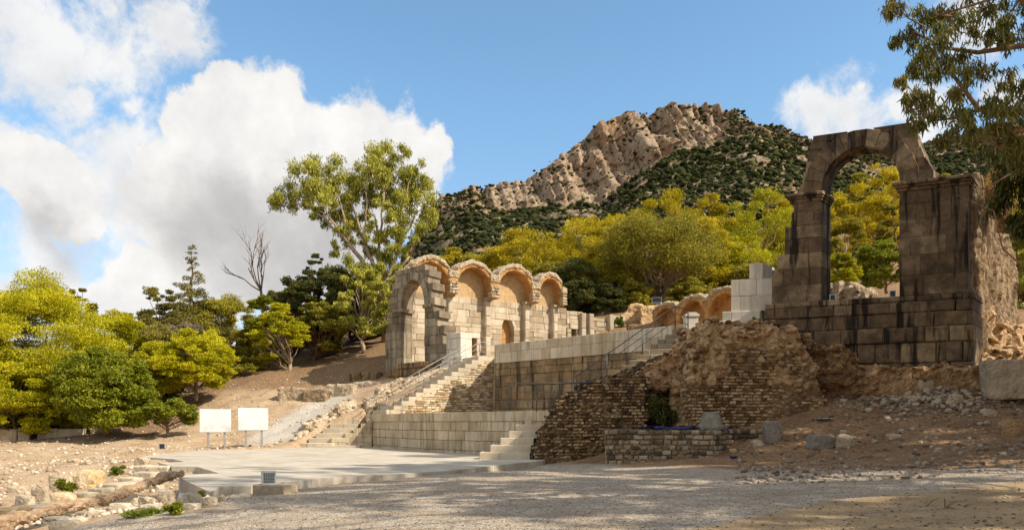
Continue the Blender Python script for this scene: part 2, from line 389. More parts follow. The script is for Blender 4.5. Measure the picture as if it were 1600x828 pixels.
def courses(mb, mapf, vs, spans, wf=0.0, wb=-0.6, bw=(0.7, 1.2), bev=0.02, jit=0.012, gap=0.006, seed=0, ragged=0.0, end_jit=0.0, skip=0.0):
    """vs: course heights; spans(v) -> list of (uL, uR) open intervals of wall at that height"""
    r = random.Random(seed)
    for i in range(len(vs) - 1):
        v0, v1 = vs[i], vs[i + 1]
        s0, s1 = spans(v0 + 0.06), spans(v1 - 0.06); sm = spans((v0 + v1) / 2)
        for k, (a, b) in enumerate(sm):
            if k < len(s0) and k < len(s1) and len(s0) == len(s1) == len(sm): (a0, b0), (a1, b1) = s0[k], s1[k]
            else: (a0, b0), (a1, b1) = (a, b), (a, b)
            a0 = min(max(a0, a - 0.35), a + 0.35); a1 = min(max(a1, a - 0.35), a + 0.35)
            b0 = min(max(b0, b - 0.35), b + 0.35); b1 = min(max(b1, b - 0.35), b + 0.35)
            if end_jit:
                d = r.uniform(-end_jit, end_jit); a0 += d; a1 += d
                d = r.uniform(-end_jit, end_jit); b0 += d; b1 += d
            if b - a < 0.12: continue
            cuts = [0.0]; L = b - a; x = r.uniform(0.3, 1.0) * bw[0] if L > bw[1] else L
            while x < L - bw[0] * 0.45:
                cuts.append(x / L); x += r.uniform(*bw)
            cuts.append(1.0)
            for c0, c1 in zip(cuts[:-1], cuts[1:]):
                if skip and r.random() < skip: continue
                q = [(a0 + (b0 - a0) * c0 + gap, v0 + gap), (a0 + (b0 - a0) * c1 - gap, v0 + gap),
                     (a1 + (b1 - a1) * c1 - gap, v1 - gap), (a1 + (b1 - a1) * c0 + gap, v1 - gap)]
                if ragged: q = [(x + r.uniform(-ragged, ragged), y + r.uniform(-ragged, ragged) * 0.6) for x, y in q]
                block(mb, q, wf + r.uniform(-jit, jit), wb + r.uniform(0, 0.02), bev * r.uniform(0.6, 1.6), mapf)
def voussoirs(mb, mapf, uc, v0, a, b, th, n, wf, wb, bev=0.02, jit=0.015, gap=0.006, seed=1, t0=0.0, t1=math.pi):
    r = random.Random(seed)
    for i in range(n):
        A0 = t0 + (t1 - t0) * i / n + gap / a; A1 = t0 + (t1 - t0) * (i + 1) / n - gap / a
        pt = lambda t, k: (uc + math.cos(t) * (a + k), v0 + math.sin(t) * (b + k))
        q = [pt(A1, 0), pt(A0, 0), pt(A0, th), pt(A1, th)]
        block(mb, q, wf + r.uniform(-jit, jit), wb, bev, mapf)
def lerp_tab(tab, x):
    if x <= tab[0][0]: return tab[0][1]
    for (a, b), (c, d) in zip(tab[:-1], tab[1:]):
        if x <= c: return b + (d - b) * (x - a) / (c - a)
    return tab[-1][1]
def panel(mb, mapf, poly, w0, w1):
    """slab with outline poly in (u, v) between depths w0 (front) and w1"""
    n = len(poly)
    v = [mapf(a, b, w0) for a, b in poly] + [mapf(a, b, w1) for a, b in poly]
    f = [tuple(range(n)), tuple(reversed(range(n, 2 * n)))] + [(i, i + n, (i + 1) % n + n, (i + 1) % n) for i in range(n)]
    mb.add(v, f)

def remesh_mass(name, mb, mat, parent=None, voxel=0.12, amp=0.12, freq=1.6, amp2=0.05, freq2=6.0, seed=0, streak=0.0, origin=None, smooth=False, rows=0.0):
    """union of closed solids, voxel-remeshed and roughened: eroded masonry"""
    me = bpy.data.meshes.new('tmp'); me.from_pydata(mb.v, [], mb.f); me.update()
    bm = bmesh.new(); bm.from_mesh(me); bmesh.ops.recalc_face_normals(bm, faces=bm.faces)
    bmesh.ops.triangulate(bm, faces=[f for f in bm.faces if len(f.verts) > 4]); bm.to_mesh(me); bm.free()
    o = bpy.data.objects.new('tmp', me); COL.objects.link(o)
    md = o.modifiers.new('r', 'REMESH'); md.mode = 'VOXEL'; md.voxel_size = voxel
    dg = bpy.context.evaluated_depsgraph_get()
    out = bpy.data.meshes.new_from_object(o.evaluated_get(dg))
    bpy.data.objects.remove(o); bpy.data.meshes.remove(me)
    sv = Vector((seed * 13.7, seed * 7.1, seed * 3.3))
    off = worldloc(parent) if parent else Vector(origin if origin is not None else (0, 0, 0))
    new = []
    for v in out.vertices:
        p = Vector(v.co)
        d = mnoise.fractal(p * freq + sv, 0.9, 2.1, 4) * amp
        c = mnoise.cell_vector(p * freq2 + sv) if False else None
        q = p * freq2 + sv
        vd = mnoise.voronoi(q)[0]; d += (min(0.5, (vd[1] - vd[0])) - 0.25) * amp2 * 2.0 + (vd[0] - 0.35) * amp2 * 0.5
        if streak: d += mnoise.fractal(Vector((p.x * 2.2, p.y * 2.2, p.z * 0.25)) + sv, 0.9, 2.0, 4) * streak
        if rows:
            rr = math.floor(p.z / rows)
            d += (mnoise.noise(Vector((p.x * 3 + rr * 7.7, p.y * 3, rr * 3.1)) + sv)) * amp2 * 0.8
        new.append(p + Vector(v.normal) * d - off)
    out.vertices.foreach_set('co', [c for p in new for c in p])
    out.polygons.foreach_set('use_smooth', [smooth] * len(out.polygons)); out.update()
    out.name = name; out.materials.clear()
    o = link_mesh(name, out, mat, parent)
    if not parent: o.location = off
    return o

def rock_mesh(size, seed, sub=3, rough=0.28, flat=0.75, boxy=0.5):
    bm = bmesh.new(); bmesh.ops.create_icosphere(bm, subdivisions=sub, radius=1.0)
    sv = Vector((seed * 5.3, seed * 2.9, seed * 8.1))
    for v in bm.verts:
        p = v.co.copy()
        m = max(abs(p.x), abs(p.y), abs(p.z)); p = p.lerp(p / m * 0.8, boxy)
        d = mnoise.fractal(p * 1.1 + sv, 0.9, 2.0, 4) * rough
        c = mnoise.voronoi(p * 1.7 + sv)[0][0] * rough * 0.8
        p = p * (1 + d - c * 0.6)
        v.co = Vector((p.x * size[0] / 2, p.y * size[1] / 2, p.z * size[2] / 2))
    me = bpy.data.meshes.new('rock'); bm.to_mesh(me); bm.free(); me.update()
    return me

_studs = [rock_mesh((1, 1, 0.8), 80 + k, 2, 0.25, boxy=0.55) for k in range(6)]
_sd = [(np.array([v.co[:] for v in me.vertices]), np.array([p_.vertices[:] for p_ in me.polygons])) for me in _studs]
for me in _studs: bpy.data.meshes.remove(me)
def stud(mass, n, smin, smax, mat, seed=0, zmin=-1e9, name='embedded_stones', cond=None, flat=0.8):
    """stones of the rubble core standing proud of a mass' weathered surface: one part"""
    r = np.random.default_rng(seed); me = mass.data; nv = len(me.vertices)
    co = np.empty(nv * 3, np.float32); me.vertices.foreach_get('co', co); co = co.reshape(-1, 3)
    no = np.array([v.normal[:] for v in me.vertices]); off = np.array(worldloc(mass)[:])
    ok = (co[:, 2] + off[2] > zmin) & ((no[:, 1] < 0.25) | (no[:, 2] > 0.3)) & (no[:, 2] > -0.5)
    if cond is not None: ok &= cond(co + off)
    ids = np.nonzero(ok)[0]
    if len(ids) == 0: return
    ids = r.choice(ids, n); Vs, Fs, o_ = [], [], 0
    for i in ids:
        v, f = _sd[r.integers(0, 6)]; s_ = smin + (smax - smin) * r.random() ** 2.2
        a = r.uniform(0, 6.28); b = r.uniform(-.35, .35); ca, sa, cb_, sb = math.cos(a), math.sin(a), math.cos(b), math.sin(b)
        q = v * s_ * np.array([r.uniform(.9, 1.5), r.uniform(.8, 1.1), r.uniform(.55, .95) * flat / .8])
        q = np.stack([q[:, 0] * ca - q[:, 1] * sa, q[:, 0] * sa + q[:, 1] * ca, q[:, 2]], -1)
        q = np.stack([q[:, 0] * cb_ + q[:, 2] * sb, q[:, 1], -q[:, 0] * sb + q[:, 2] * cb_], -1)
        Vs.append(q + co[i] + no[i] * s_ * 0.06); Fs.append(f + o_); o_ += len(v)
    bm = bmesh.new(); bm.from_mesh(me); t = np_mesh('tmp', np.concatenate(Vs), np.concatenate(Fs)); bm.from_mesh(t); bm.to_mesh(me); bm.free(); bpy.data.meshes.remove(t)

# ------------------------------------------------------------------ camera, sun, sky
cam_d = bpy.data.cameras.new('camera'); cam = bpy.data.objects.new('camera', cam_d); COL.objects.link(cam)
cam.location = (0, 0, EZ); cam.rotation_euler = (R(90), 0, 0)
cam_d.sensor_width = 36; cam_d.lens = 36 * F / 1600; cam_d.shift_y = (HY - 414) / 1600
cam_d.clip_start = 0.1; cam_d.clip_end = 6000
SC.camera = cam

sun_d = bpy.data.lights.new('sun', 'SUN'); sun = bpy.data.objects.new('sun', sun_d); COL.objects.link(sun)
sun_d.energy = 3.7; sun_d.angle = R(0.55); sun_d.color = (1.0, 0.90, 0.74)
sv = Vector((SUN_AZ.x * math.cos(SUN_EL), SUN_AZ.y * math.cos(SUN_EL), math.sin(SUN_EL)))
sun.rotation_euler = sv.to_track_quat('Z', 'Y').to_euler(); sun.location = sv * 60

SC.view_settings.view_transform = 'Standard'; SC.view_settings.look = 'None'
EXPO = 0.80
SC.view_settings.exposure = EXPO; SC.view_settings.gamma = 1.0
SC.render.film_transparent = False

W = bpy.data.worlds.new('World'); SC.world = W; W.use_nodes = True
nt = W.node_tree; nt.nodes.clear(); g = G(nt)
sky = g.n('ShaderNodeTexSky'); sky.sky_type = 'NISHITA'; sky.sun_disc = False
sky.sun_elevation = SUN_EL; sky.sun_rotation = math.atan2(SUN_AZ.x, SUN_AZ.y)
sky.air_density = 1.0; sky.dust_density = 0.6; sky.ozone_density = 1.2; sky.altitude = 200
SKY_ST = 0.14
d0 = g.vmath('NORMALIZE', g.n('ShaderNodeTexCoord').outputs['Generated'])
def cdir(px, py):
    return Vector(((px - CX) / F, 1, (HY - py) / F)).normalized()
def cang(px, py, r):
    return (cdir(px - r, py) - cdir(px + r, py)).length / 2
wn = g.n('ShaderNodeTexNoise'); g.link(d0, wn.inputs['Vector']); wn.inputs['Scale'].default_value = 7; wn.inputs['Detail'].default_value = 7; wn.inputs['Roughness'].default_value = 0.58
warp = g.vmath('MULTIPLY', g.vmath('SUBTRACT', wn.outputs['Color'], (0.5, 0.5, 0.5)), (0.15, 0.15, 0.15))
dw = g.vmath('ADD', d0, warp)
fn = g.noise(g.vmath('ADD', d0, g.vmath('MULTIPLY', warp, (0.35, 0.35, 0.35))), 20, 10, 0.66)
def blobs(lst):
    acc = None
    for px, py, r in lst:
        k = g.math('SUBTRACT', 1.0, g.math('DIVIDE', g.vmath('DISTANCE', dw, tuple(cdir(px, py))), cang(px, py, r)))
        acc = k if acc is None else g.math('SMOOTH_MAX', acc, k, 0.12)
    return acc
big = blobs([(420, 215, 135), (560, 210, 108), (330, 195, 80), (300, 310, 130), (450, 330, 170), (590, 260, 110), (655, 230, 50), (500, 400, 140), (330, 400, 110),
             (60, 265, 105), (130, 290, 70), (230, 440, 95), (330, 450, 80), (440, 150, 60), (360, 140, 60)])
thin = blobs([(40, 50, 170), (160, 60, 130), (260, 40, 100), (120, 130, 80), (20, 230, 150), (170, 260, 120), (215, 330, 100), (230, 210, 90), (70, 410, 150), (170, 470, 130), (20, 500, 120), (300, 480, 110),
              (1330, 170, 95), (1400, 160, 75), (1260, 190, 80), (1450, 190, 80), (1530, 60, 90), (1580, 160, 60), (1340, 120, 24), (205, 150, 50), (712, 205, 10)])
mb_ = g.mr(g.math('ADD', big, g.math('MULTIPLY', g.math('SUBTRACT', fn, 0.5), 0.75)), 0.03, 0.26, smooth=True)
mt_ = g.math('MULTIPLY', g.mr(g.math('ADD', thin, g.math('MULTIPLY', g.math('SUBTRACT', fn, 0.5), 1.9)), 0.05, 0.75, smooth=True), 0.9)
# grey undersides, the far ends of each cloud bank
grey = blobs([(420, 410, 160), (330, 350, 120), (540, 400, 130), (100, 370, 80)])
gf = g.mr(g.math('ADD', grey, g.math('MULTIPLY', g.math('SUBTRACT', fn, 0.5), 0.55)), -0.2, 0.75, smooth=True)
lowd = g.noise(d0, 11, 6, 0.6)
CK = 2 ** -EXPO / SKY_ST
ccol = g.mix(gf, (1.0 * CK, 0.985 * CK, 0.96 * CK), (0.68 * CK, 0.665 * CK, 0.65 * CK))
ccol = g.mix(0.7, ccol, g.ramp(lowd, [(0.36, (0.74, 0.745, 0.765)), (0.6, (1.0, 0.99, 0.98))]), 'MULTIPLY')
sz = g.n('ShaderNodeSeparateXYZ'); g.link(d0, sz.inputs[0])
tint = g.mix(g.mr(sz.outputs[2], 0.02, 0.42, smooth=True), (0.74, 0.70, 0.72), (0.76, 0.92, 0.91))
skyc = g.mix(1.0, sky.outputs[0], tint, 'MULTIPLY')
# unseen cloud added overhead and behind the viewer, to warm the blue fill light
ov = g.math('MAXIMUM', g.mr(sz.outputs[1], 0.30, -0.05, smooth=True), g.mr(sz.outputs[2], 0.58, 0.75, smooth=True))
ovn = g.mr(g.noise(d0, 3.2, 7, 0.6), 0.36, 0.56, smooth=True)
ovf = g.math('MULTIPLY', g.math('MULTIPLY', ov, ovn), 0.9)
skyc = g.mix(g.mr(sz.outputs[2], 0.30, 0.02, 0.0, 0.62, smooth=True), skyc, (0.60 * CK, 0.70 * CK, 0.80 * CK))
allc = g.mix(g.math('MAXIMUM', mb_, mt_), skyc, ccol)
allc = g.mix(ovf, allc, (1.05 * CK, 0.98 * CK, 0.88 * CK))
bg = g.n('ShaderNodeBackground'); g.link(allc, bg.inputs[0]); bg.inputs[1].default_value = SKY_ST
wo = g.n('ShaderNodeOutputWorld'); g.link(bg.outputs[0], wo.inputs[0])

# ------------------------------------------------------------------ ground
def pix(px, py, D): v = P(px, py, D); return (v.x, v.y, v.z)
CTRL = [(-2, 10, 0), (3, 12, 0), (0, 15, 0), (5, 20, 0), (0, 25, 0), (7, 28, 0.1), (0, 5, 0), (0, -20, 0), (-20, -20, -.6), (20, -20, .4), (-4, 14, -.1), (-8, 3, -.1), (10, 3, .2), (3, 33, 0), (1.3, 34.5, 0),
        (12.5, 18.75, .35), (6.7, 10, .2), (9.75, 30, .3), (20, 15, 0.6), (30, 25, 2.5), (11, 26, .2),
        pix(1300, 640, 33), pix(1400, 604, 34.3), pix(1480, 600, 33.3), pix(1545, 622, 32), pix(1600, 690, 27), pix(1450, 690, 28), pix(1300, 692, 30), pix(1600, 640, 31), pix(1230, 690, 30.5),
        pix(1600, 560, 42), pix(1590, 490, 46), pix(1700, 560, 40), pix(1850, 600, 36), pix(1190, 705, 30),
        pix(450, 700, 48), pix(337, 702, 47.5), pix(400, 701, 47), pix(450, 655, 56), pix(520, 625, 61), pix(420, 640, 60), pix(400, 600, 67), pix(500, 592, 67), pix(580, 562, 72), pix(590, 530, 82),
        pix(370, 582, 73), pix(430, 575, 76), pix(300, 652, 60), pix(200, 672, 57), pix(100, 680, 55), pix(0, 690, 52), pix(250, 703, 44), pix(150, 702, 44),
        pix(0, 730, 37), pix(100, 730, 33), pix(190, 735, 30), pix(0, 770, 27), pix(0, 800, 21), pix(130, 803, 19.3), pix(100, 828, 15), pix(0, 830, 17), pix(250, 795, 15.8), pix(330, 782, 17), pix(60, 765, 29), pix(-200, 720, 36), pix(-300, 800, 22),
        pix(200, 610, 95), pix(0, 610, 95), (-45, 150, 14), (-70, 100, 7), (-60, 40, 0), (-120, 60, 2), (-100, 200, 16),
        pix(740, 480, 95), pix(950, 472, 90), pix(1100, 472, 86), pix(1350, 452, 80), pix(1350, 390, 112), pix(1400, 335, 150), pix(1000, 410, 160), pix(700, 425, 180), pix(500, 490, 140), pix(300, 565, 140), pix(1700, 460, 100), pix(1600, 470, 70),
        pix(640, 500, 86), (60, 60, 14), (60, 20, 6), (120, 120, 30), (-200, 0, 0), (200, 0, 8), (0, -200, 0), (-200, 300, 12), (0, 260, 45), (120, 260, 50), (300, 300, 50), (500, 0, 8), (-500, 0, 0), (0, -500, 0), (-500, 500, 10), (500, 600, 45), (0, 600, 45)]
# terrace, stairs and court
CTRL += [(x, y, 6.5) for x, y in ((0, 54), (4, 50), (9, 45), (5, 60), (12, 55), (14, 62), (20, 50), (8, 68), (-3, 60), (14, 44), (22, 44))]
CP = np.array(CTRL, float)
def _kern(r): return np.sqrt(r * r + 1.0)
_d = np.sqrt(((CP[:, None, :2] - CP[None, :, :2]) ** 2).sum(-1))
_A = np.zeros((len(CP) + 1,) * 2); _A[:-1, :-1] = _kern(_d) + np.eye(len(CP)) * 0.02; _A[-1, :-1] = 1; _A[:-1, -1] = 1
_w = np.linalg.solve(_A, np.append(CP[:, 2], 0))
def inside(poly, x, y):
    r = np.zeros(x.shape, bool); n = len(poly)
    for i in range(n):
        x0, y0 = poly[i]; x1, y1 = poly[(i + 1) % n]
        if y0 == y1: continue
        c = ((y0 > y) != (y1 > y)) & (x < (x1 - x0) * (y - y0) / (y1 - y0) + x0)
        r ^= c
    return r
PLAT_PX = [(345, 759), (392, 759), (444, 753), (525, 745), (619, 741), (712, 734), (790, 725), (847, 719.5),
           (870, 712), (860, 706), (750, 703), (582, 696), (500, 697), (449, 700), (290, 704.5), (226, 712), (221, 714), (269, 716.5), (289, 721), (248, 722.5), (269, 728), (307, 728.5), (343, 739), (300, 740.5), (279, 745), (329, 769)]
PLAT = [XY(px, EZ * F / (py - HY)) for px, py in PLAT_PX]
TW = [XY(567, 54.5), XY(582, 50.5), XY(666, 42.7), XY(750, 39), XY(866, 33.9)]     # foot of the lower terrace wall
R1, R2 = XY(773, 52), XY(1090, 40.6)                                              # upper retaining wall
TERR = TW + [(4, 35.2), (9, 36.6), (12, 38.4), (R2[0] + .28, R2[1] + .32), (R1[0] + .28, R1[1] + .32), XY(770, 55.2), XY(600, 50.6 + 1.2), XY(572, 56)]
COURT = [(R1[0] + .3, R1[1] + .34), (R2[0] + .3, R2[1] + .34), (14.2, 38.4), (20.3, 36.2), (28, 48), (20, 72), (12, 79), (5, 74), (-5.6, 64), (-4.6, 61), (-1.3, 56)]
def ground_raw(x, y):
    x = np.asarray(x, float); y = np.asarray(y, float); sh = x.shape; x = x.ravel(); y = y.ravel(); z = np.empty_like(x)
    for i in range(0, len(x), 20000):
        dd = np.sqrt((x[i:i + 20000, None] - CP[None, :, 0]) ** 2 + (y[i:i + 20000, None] - CP[None, :, 1]) ** 2)
        z[i:i + 20000] = _kern(dd) @ _w[:-1] + _w[-1]
    return z.reshape(sh)
def ground_z(x, y, lumps=True):
    x = np.asarray(x, float); y = np.asarray(y, float)
    z = ground_raw(x, y)
    if lumps:
        rough = np.clip((y - 24) / 12, 0.10, 1) + np.clip((-x - 6) / 6, 0, 0.8)
        z = z + fbm2(x * 0.35, y * 0.35, 4, 3) * 0.16 * rough + fbm2(x * 1.7, y * 1.7, 4, 9) * 0.07 * np.clip(rough, 0.35, 1)
    z = np.where(inside(TERR, x, y), np.minimum(z, 1.7), z)
    z = np.where(inside(COURT, x, y), np.clip(z, 6.2, 6.6), z)
    z = np.where(inside(PLAT, x, y), np.minimum(z, -0.07), z)
    return z
def gz(x, y): return float(ground_z(np.array([x]), np.array([y]))[0])

def axis(dense, lo, hi, far, grow=1.25):
    a = list(np.arange(lo, hi + 1e-6, dense)); s = dense
    while a[-1] < far: s *= grow; a.append(a[-1] + s)
    s = dense; pre = []
    x = lo
    while x > -far: s *= grow; x -= s; pre.append(x)
    return np.array(pre[::-1] + a)
gx = axis(0.22, -34, 26, 2500); gy = axis(0.22, 8, 72, 2500)
GX, GY = np.meshgrid(gx, gy)
GZ = ground_z(GX, GY)
V = np.stack([GX, GY, GZ], -1).reshape(-1, 3)
ny, nx = GX.shape
idx = np.arange(ny * nx).reshape(ny, nx)
Fc = np.stack([idx[:-1, :-1], idx[:-1, 1:], idx[1:, 1:], idx[1:, :-1]], -1).reshape(-1, 4)
gme = np_mesh('ground', V, Fc, True)
# soil zones, by where each kind of ground lies: R gravel, G sand, B dark leaf litter, A brown earth
def side(p, q, x, y): return ((q[0] - p[0]) * (y - p[1]) - (q[1] - p[1]) * (x - p[0])) / math.hypot(q[0] - p[0], q[1] - p[1])
x, y = V[:, 0], V[:, 1]
wob = fbm2(x * 0.3, y * 0.3, 4, 21) * 1.2
sandd = np.maximum(-side((2.4, 11.2), (6.2, 14.6), x, y), -9) * 0 + np.minimum(-side((1.8, 10.6), (6.2, 14.9), x, y), -side((6.2, 14.9), (14, 18.4), x, y))
earthd = np.minimum(side((-1, 36.5), (7.5, 25.5), x, y) * -1, 99) 
earthd = np.minimum(-side((8.0, 24.5), (1.0, 35.0), x, y), side((8.0, 24.5), (16, 20.0), x, y))
hill = np.maximum(np.clip((y - 41 - wob) / 2.0, 0, 1), np.clip((-x - 5.6 - np.clip((y - 17) * 0.25, 0, 6) - np.clip((17.4 - y) * 1.5, 0, 3.4) + wob * 0.5) / 0.7, 0, 1))
hill = np.where((x > 3) & (y < 60), 0, hill)
litter = np.clip((y - 62 - wob * 2) / 6, 0, 1) * np.clip((-x - 6) / 4, 0, 1) * np.clip((x + 34) / 3, 0, 1) + np.clip((y - 70) / 6, 0, 1) * np.clip((x + 8) / 4, 0, 1)
litter = np.maximum(litter, np.clip((-x - 24.5 + wob) / 1.5, 0, 1) * np.clip((y - 52) / 3, 0, 1))
path = np.clip(1 - np.abs(side(XY(400, 50), XY(520, 63), x, y) + 0.5) / 3.2, 0, 1) * np.clip((y - 48) / 3, 0, 1) * (y < 66)
cl = np.stack([np.clip(1 - hill, 0, 1) + path * 0.0, np.clip(0.5 + sandd / 1.0 + wob * 0.4, 0, 1), np.clip(litter, 0, 1), np.clip(0.5 + earthd / 1.6 + wob * 0.3, 0, 1) * (hill < 0.5)], -1)
at = gme.color_attributes.new('zones', 'FLOAT_COLOR', 'POINT'); at.data.foreach_set('color', cl.astype(np.float32).ravel())
at2 = gme.attributes.new('path', 'FLOAT', 'POINT'); at2.data.foreach_set('value', path.astype(np.float32))
m, nt = new_mat('ground_soil'); g = G(nt); p = geo_pos(g)
za = g.n('ShaderNodeAttribute'); za.attribute_name = 'zones'
sep = g.n('ShaderNodeSeparateColor'); g.link(za.outputs['Color'], sep.inputs[0])
pa = g.n('ShaderNodeAttribute'); pa.attribute_name = 'path'
n1 = g.noise(p, 0.8, 7, 0.62); n2 = g.noise(p, 6, 7, 0.68); n3 = g.noise(p, 40, 5, 0.7)
vg = g.n('ShaderNodeTexVoronoi'); g.link(p, vg.inputs['Vector']); vg.inputs['Scale'].default_value = 22
vb = g.n('ShaderNodeTexVoronoi'); g.link(p, vb.inputs['Vector']); vb.inputs['Scale'].default_value = 6.5
vgs = g.n('ShaderNodeSeparateColor'); g.link(vg.outputs['Color'], vgs.inputs[0])
def zone(fac, w=0.22): return g.mr(g.math('ADD', fac, g.math('MULTIPLY', g.math('SUBTRACT', n2, 0.5), 0.9)), 0.5 - w, 0.5 + w, smooth=True)
hillc = g.ramp(g.math('ADD', g.math('MULTIPLY', n1, 0.5), g.math('MULTIPLY', n2, 0.5)), [(0.33, (0.26, 0.155, 0.08)), (0.48, (0.44, 0.305, 0.185)), (0.66, (0.56, 0.44, 0.31))])
pathc = g.ramp(n2, [(0.3, (0.42, 0.37, 0.31)), (0.7, (0.56, 0.51, 0.44))])
hillc = g.mix(zone(pa.outputs['Fac']), hillc, pathc)
grav = g.ramp(g.math('ADD', g.math('MULTIPLY', vgs.outputs[0], 0.6), g.math('MULTIPLY', n1, 0.4)), [(0.15, (0.23, 0.185, 0.14)), (0.5, (0.43, 0.355, 0.275)), (0.85, (0.58, 0.495, 0.40))])
dirt = g.ramp(n2, [(0.3, (0.25, 0.185, 0.125)), (0.7, (0.47, 0.37, 0.265))])
grav = g.mix(g.mr(g.noise(g.scalev(p, (0.5, 1.3, 1)), 0.9, 6, 0.65), 0.46, 0.62, smooth=True), grav, dirt)
peb = g.math('MULTIPLY', g.math('GREATER_THAN', vgs.outputs[1], 0.8), g.mr(vg.outputs['Distance'], 0.3, 0.1))
sand = g.ramp(g.math('ADD', g.math('MULTIPLY', n1, 0.6), g.math('MULTIPLY', n2, 0.4)), [(0.3, (0.27, 0.175, 0.09)), (0.55, (0.43, 0.305, 0.17)), (0.72, (0.55, 0.42, 0.265))])
sand = g.mix(g.math('MULTIPLY', g.mr(g.noise(g.scalev(p, (0.6, 1.6, 1)), 1.1, 6, 0.65), 0.5, 0.66, smooth=True), 0.7), sand, (0.27, 0.20, 0.135))
sand = g.mix(g.math('MULTIPLY', peb, 0.55), sand, (0.2, 0.16, 0.12))
earth = g.ramp(g.math('ADD', g.math('MULTIPLY', n1, 0.45), g.math('MULTIPLY', n2, 0.55)), [(0.32, (0.115, 0.062, 0.03)), (0.5, (0.275, 0.165, 0.088)), (0.68, (0.43, 0.29, 0.175))])
lit = g.ramp(n2, [(0.3, (0.10, 0.058, 0.03)), (0.52, (0.26, 0.16, 0.085)), (0.72, (0.42, 0.29, 0.17))])
c = g.mix(zone(sep.outputs[0]), hillc, grav)
c = g.mix(zone(za.outputs['Alpha']), c, earth)
c = g.mix(zone(sep.outputs[1]), c, sand)
c = g.mix(zone(sep.outputs[2]), c, lit)
st = g.mr(vb.outputs['Distance'], 0.10, 0.22)
vbs = g.n('ShaderNodeSeparateColor'); g.link(vb.outputs['Color'], vbs.inputs[0])
few = g.math('GREATER_THAN', vbs.outputs[0], 0.72)
c = g.mix(g.math('MULTIPLY', g.math('SUBTRACT', 1.0, st), g.math('MULTIPLY', few, 0.6)), c, (0.55, 0.48, 0.38))
c = g.mix(0.4, c, g.ramp(n3, [(0.3, (0.45, 0.45, 0.45)), (0.55, (1, 1, 1)), (0.75, (1.25, 1.25, 1.22))]), 'MULTIPLY')
h = g.math('ADD', g.math('MULTIPLY', n2, 1.4), g.math('ADD', g.math('MULTIPLY', n3, 0.35), g.math('MULTIPLY', g.mr(vg.outputs['Distance'], 0.5, 0.0), 0.6)))
g.out(c, 0.95, g.bump(h, 0.8, 0.05), spec=0.15)
tag(link_mesh('ground', gme, m), 'dry ground, grey gravel and sand in front rising to stony beige slopes', 'ground', kind='structure')

# ------------------------------------------------------------------ mountain
RIDGE = [(300, 640), (430, 560), (520, 500), (590, 455), (625, 420), (642, 376), (662, 362), (676, 328), (692, 308), (722, 303), (742, 291), (772, 289), (800, 286), (830, 278), (858, 263), (880, 245), (905, 226), (930, 201), (960, 187), (985, 180),
         (1010, 183), (1035, 168), (1060, 172), (1090, 167), (1112, 161), (1122, 164), (1128, 178), (1150, 180), (1172, 190), (1200, 206), (1230, 218), (1262, 222), (1300, 232), (1350, 244), (1400, 240), (1445, 232), (1480, 222), (1515, 212), (1560, 196), (1620, 192), (1700, 205), (1800, 270), (1950, 400), (2200, 560)]
CLIFF = [(300, 650), (560, 490), (625, 450), (660, 390), (690, 345), (740, 318), (800, 322), (850, 318), (950, 312), (1000, 268), (1050, 238), (1130, 222), (1180, 208), (1230, 226), (1300, 242), (1400, 252), (1515, 228), (1620, 212), (1800, 290), (2200, 580)]
nc, nr, nb = 760, 330, 24
cols = np.linspace(300, 2200, nc)
ry = np.array([lerp_tab(RIDGE, c) for c in cols]); cy = np.array([lerp_tab(CLIFF, c) for c in cols]); cy = np.maximum(cy, ry + 6)
fy = np.interp(cols, [300, 600, 900, 1300, 2200], [650, 560, 490, 470, 600])
t = np.linspace(0, 1, nr)[:, None]
tc = 0.62
Dm = np.where(t < tc, 240 + (610 - 240) * (t / tc), 610 + 75 * (t - tc) / (1 - tc))
Dm = Dm + 0 * cols[None, :]
py = np.where(t < tc, fy[None] + (cy - fy)[None] * (t / tc) ** 0.8, cy[None] + (ry - cy)[None] * ((t - tc) / (1 - tc)))
X = (cols[None] - CX) / F * Dm; Z = EZ + (HY - py) / F * Dm
tb = np.linspace(0, 1, nb + 1)[1:, None]
Xb = X[-1][None] + 0 * tb; Db = Dm[-1][None] + tb * 420; Zb = Z[-1][None] * (1 - tb ** 1.3 * 0.9) - tb * 6
X = np.vstack([X, Xb]); Dm = np.vstack([Dm, Db]); Z = np.vstack([Z, Zb]); T = np.vstack([t + 0 * cols[None], 1 + tb + 0 * cols[None]])
cl_ = np.clip((T - tc + 0.05) / 0.08, 0, 1) * (T <= 1.05)
n_v = fbm2(X / 18, Z / 120, 6, 40, 0.55)
n_c = np.abs(fbm2(X / 8 + Z / 50, Z / 85, 5, 45, 0.55)); n_f = np.abs(fbm2(X / 30 + 5 + Z / 120, Z / 150, 4, 47, 0.5))
n_r = 1 - np.abs(fbm2(X / 22 + Z / 90, Z / 45 - X / 160, 5, 52, 0.58)) * 3
n_s = fbm2(X / 6, Z / 8 + Dm / 9, 5, 60, 0.62)
n_l = fbm2(X / 60, Dm / 60, 5, 71)
amp = cl_ * (n_v * 16 + n_r * 1.0 + n_s * 1.6 + np.minimum(n_c * 3.5, 1) * 7 + np.minimum(n_f * 5, 1) * 20 - 15 + np.floor((Z + fbm2(X / 40, Z / 40, 3, 66) * 16) / 13) % 2 * 3.0) + (1 - cl_) * (n_l * 11 + n_s * 4)
fade = np.clip(T / 0.1, 0, 1)
Dm2 = Dm - amp * fade * 0.8
Z2 = Z + (1 - cl_) * fade * (n_s * 2.5 + n_l * 3) + cl_ * (n_s * 1.2) + np.where(np.abs(T - 1) < 0.02, fbm2(X / 14, X * 0, 5, 81, .6) * 3, 0)
mV = np.stack([X, Dm2, Z2], -1).reshape(-1, 3); nrw = X.shape[0]
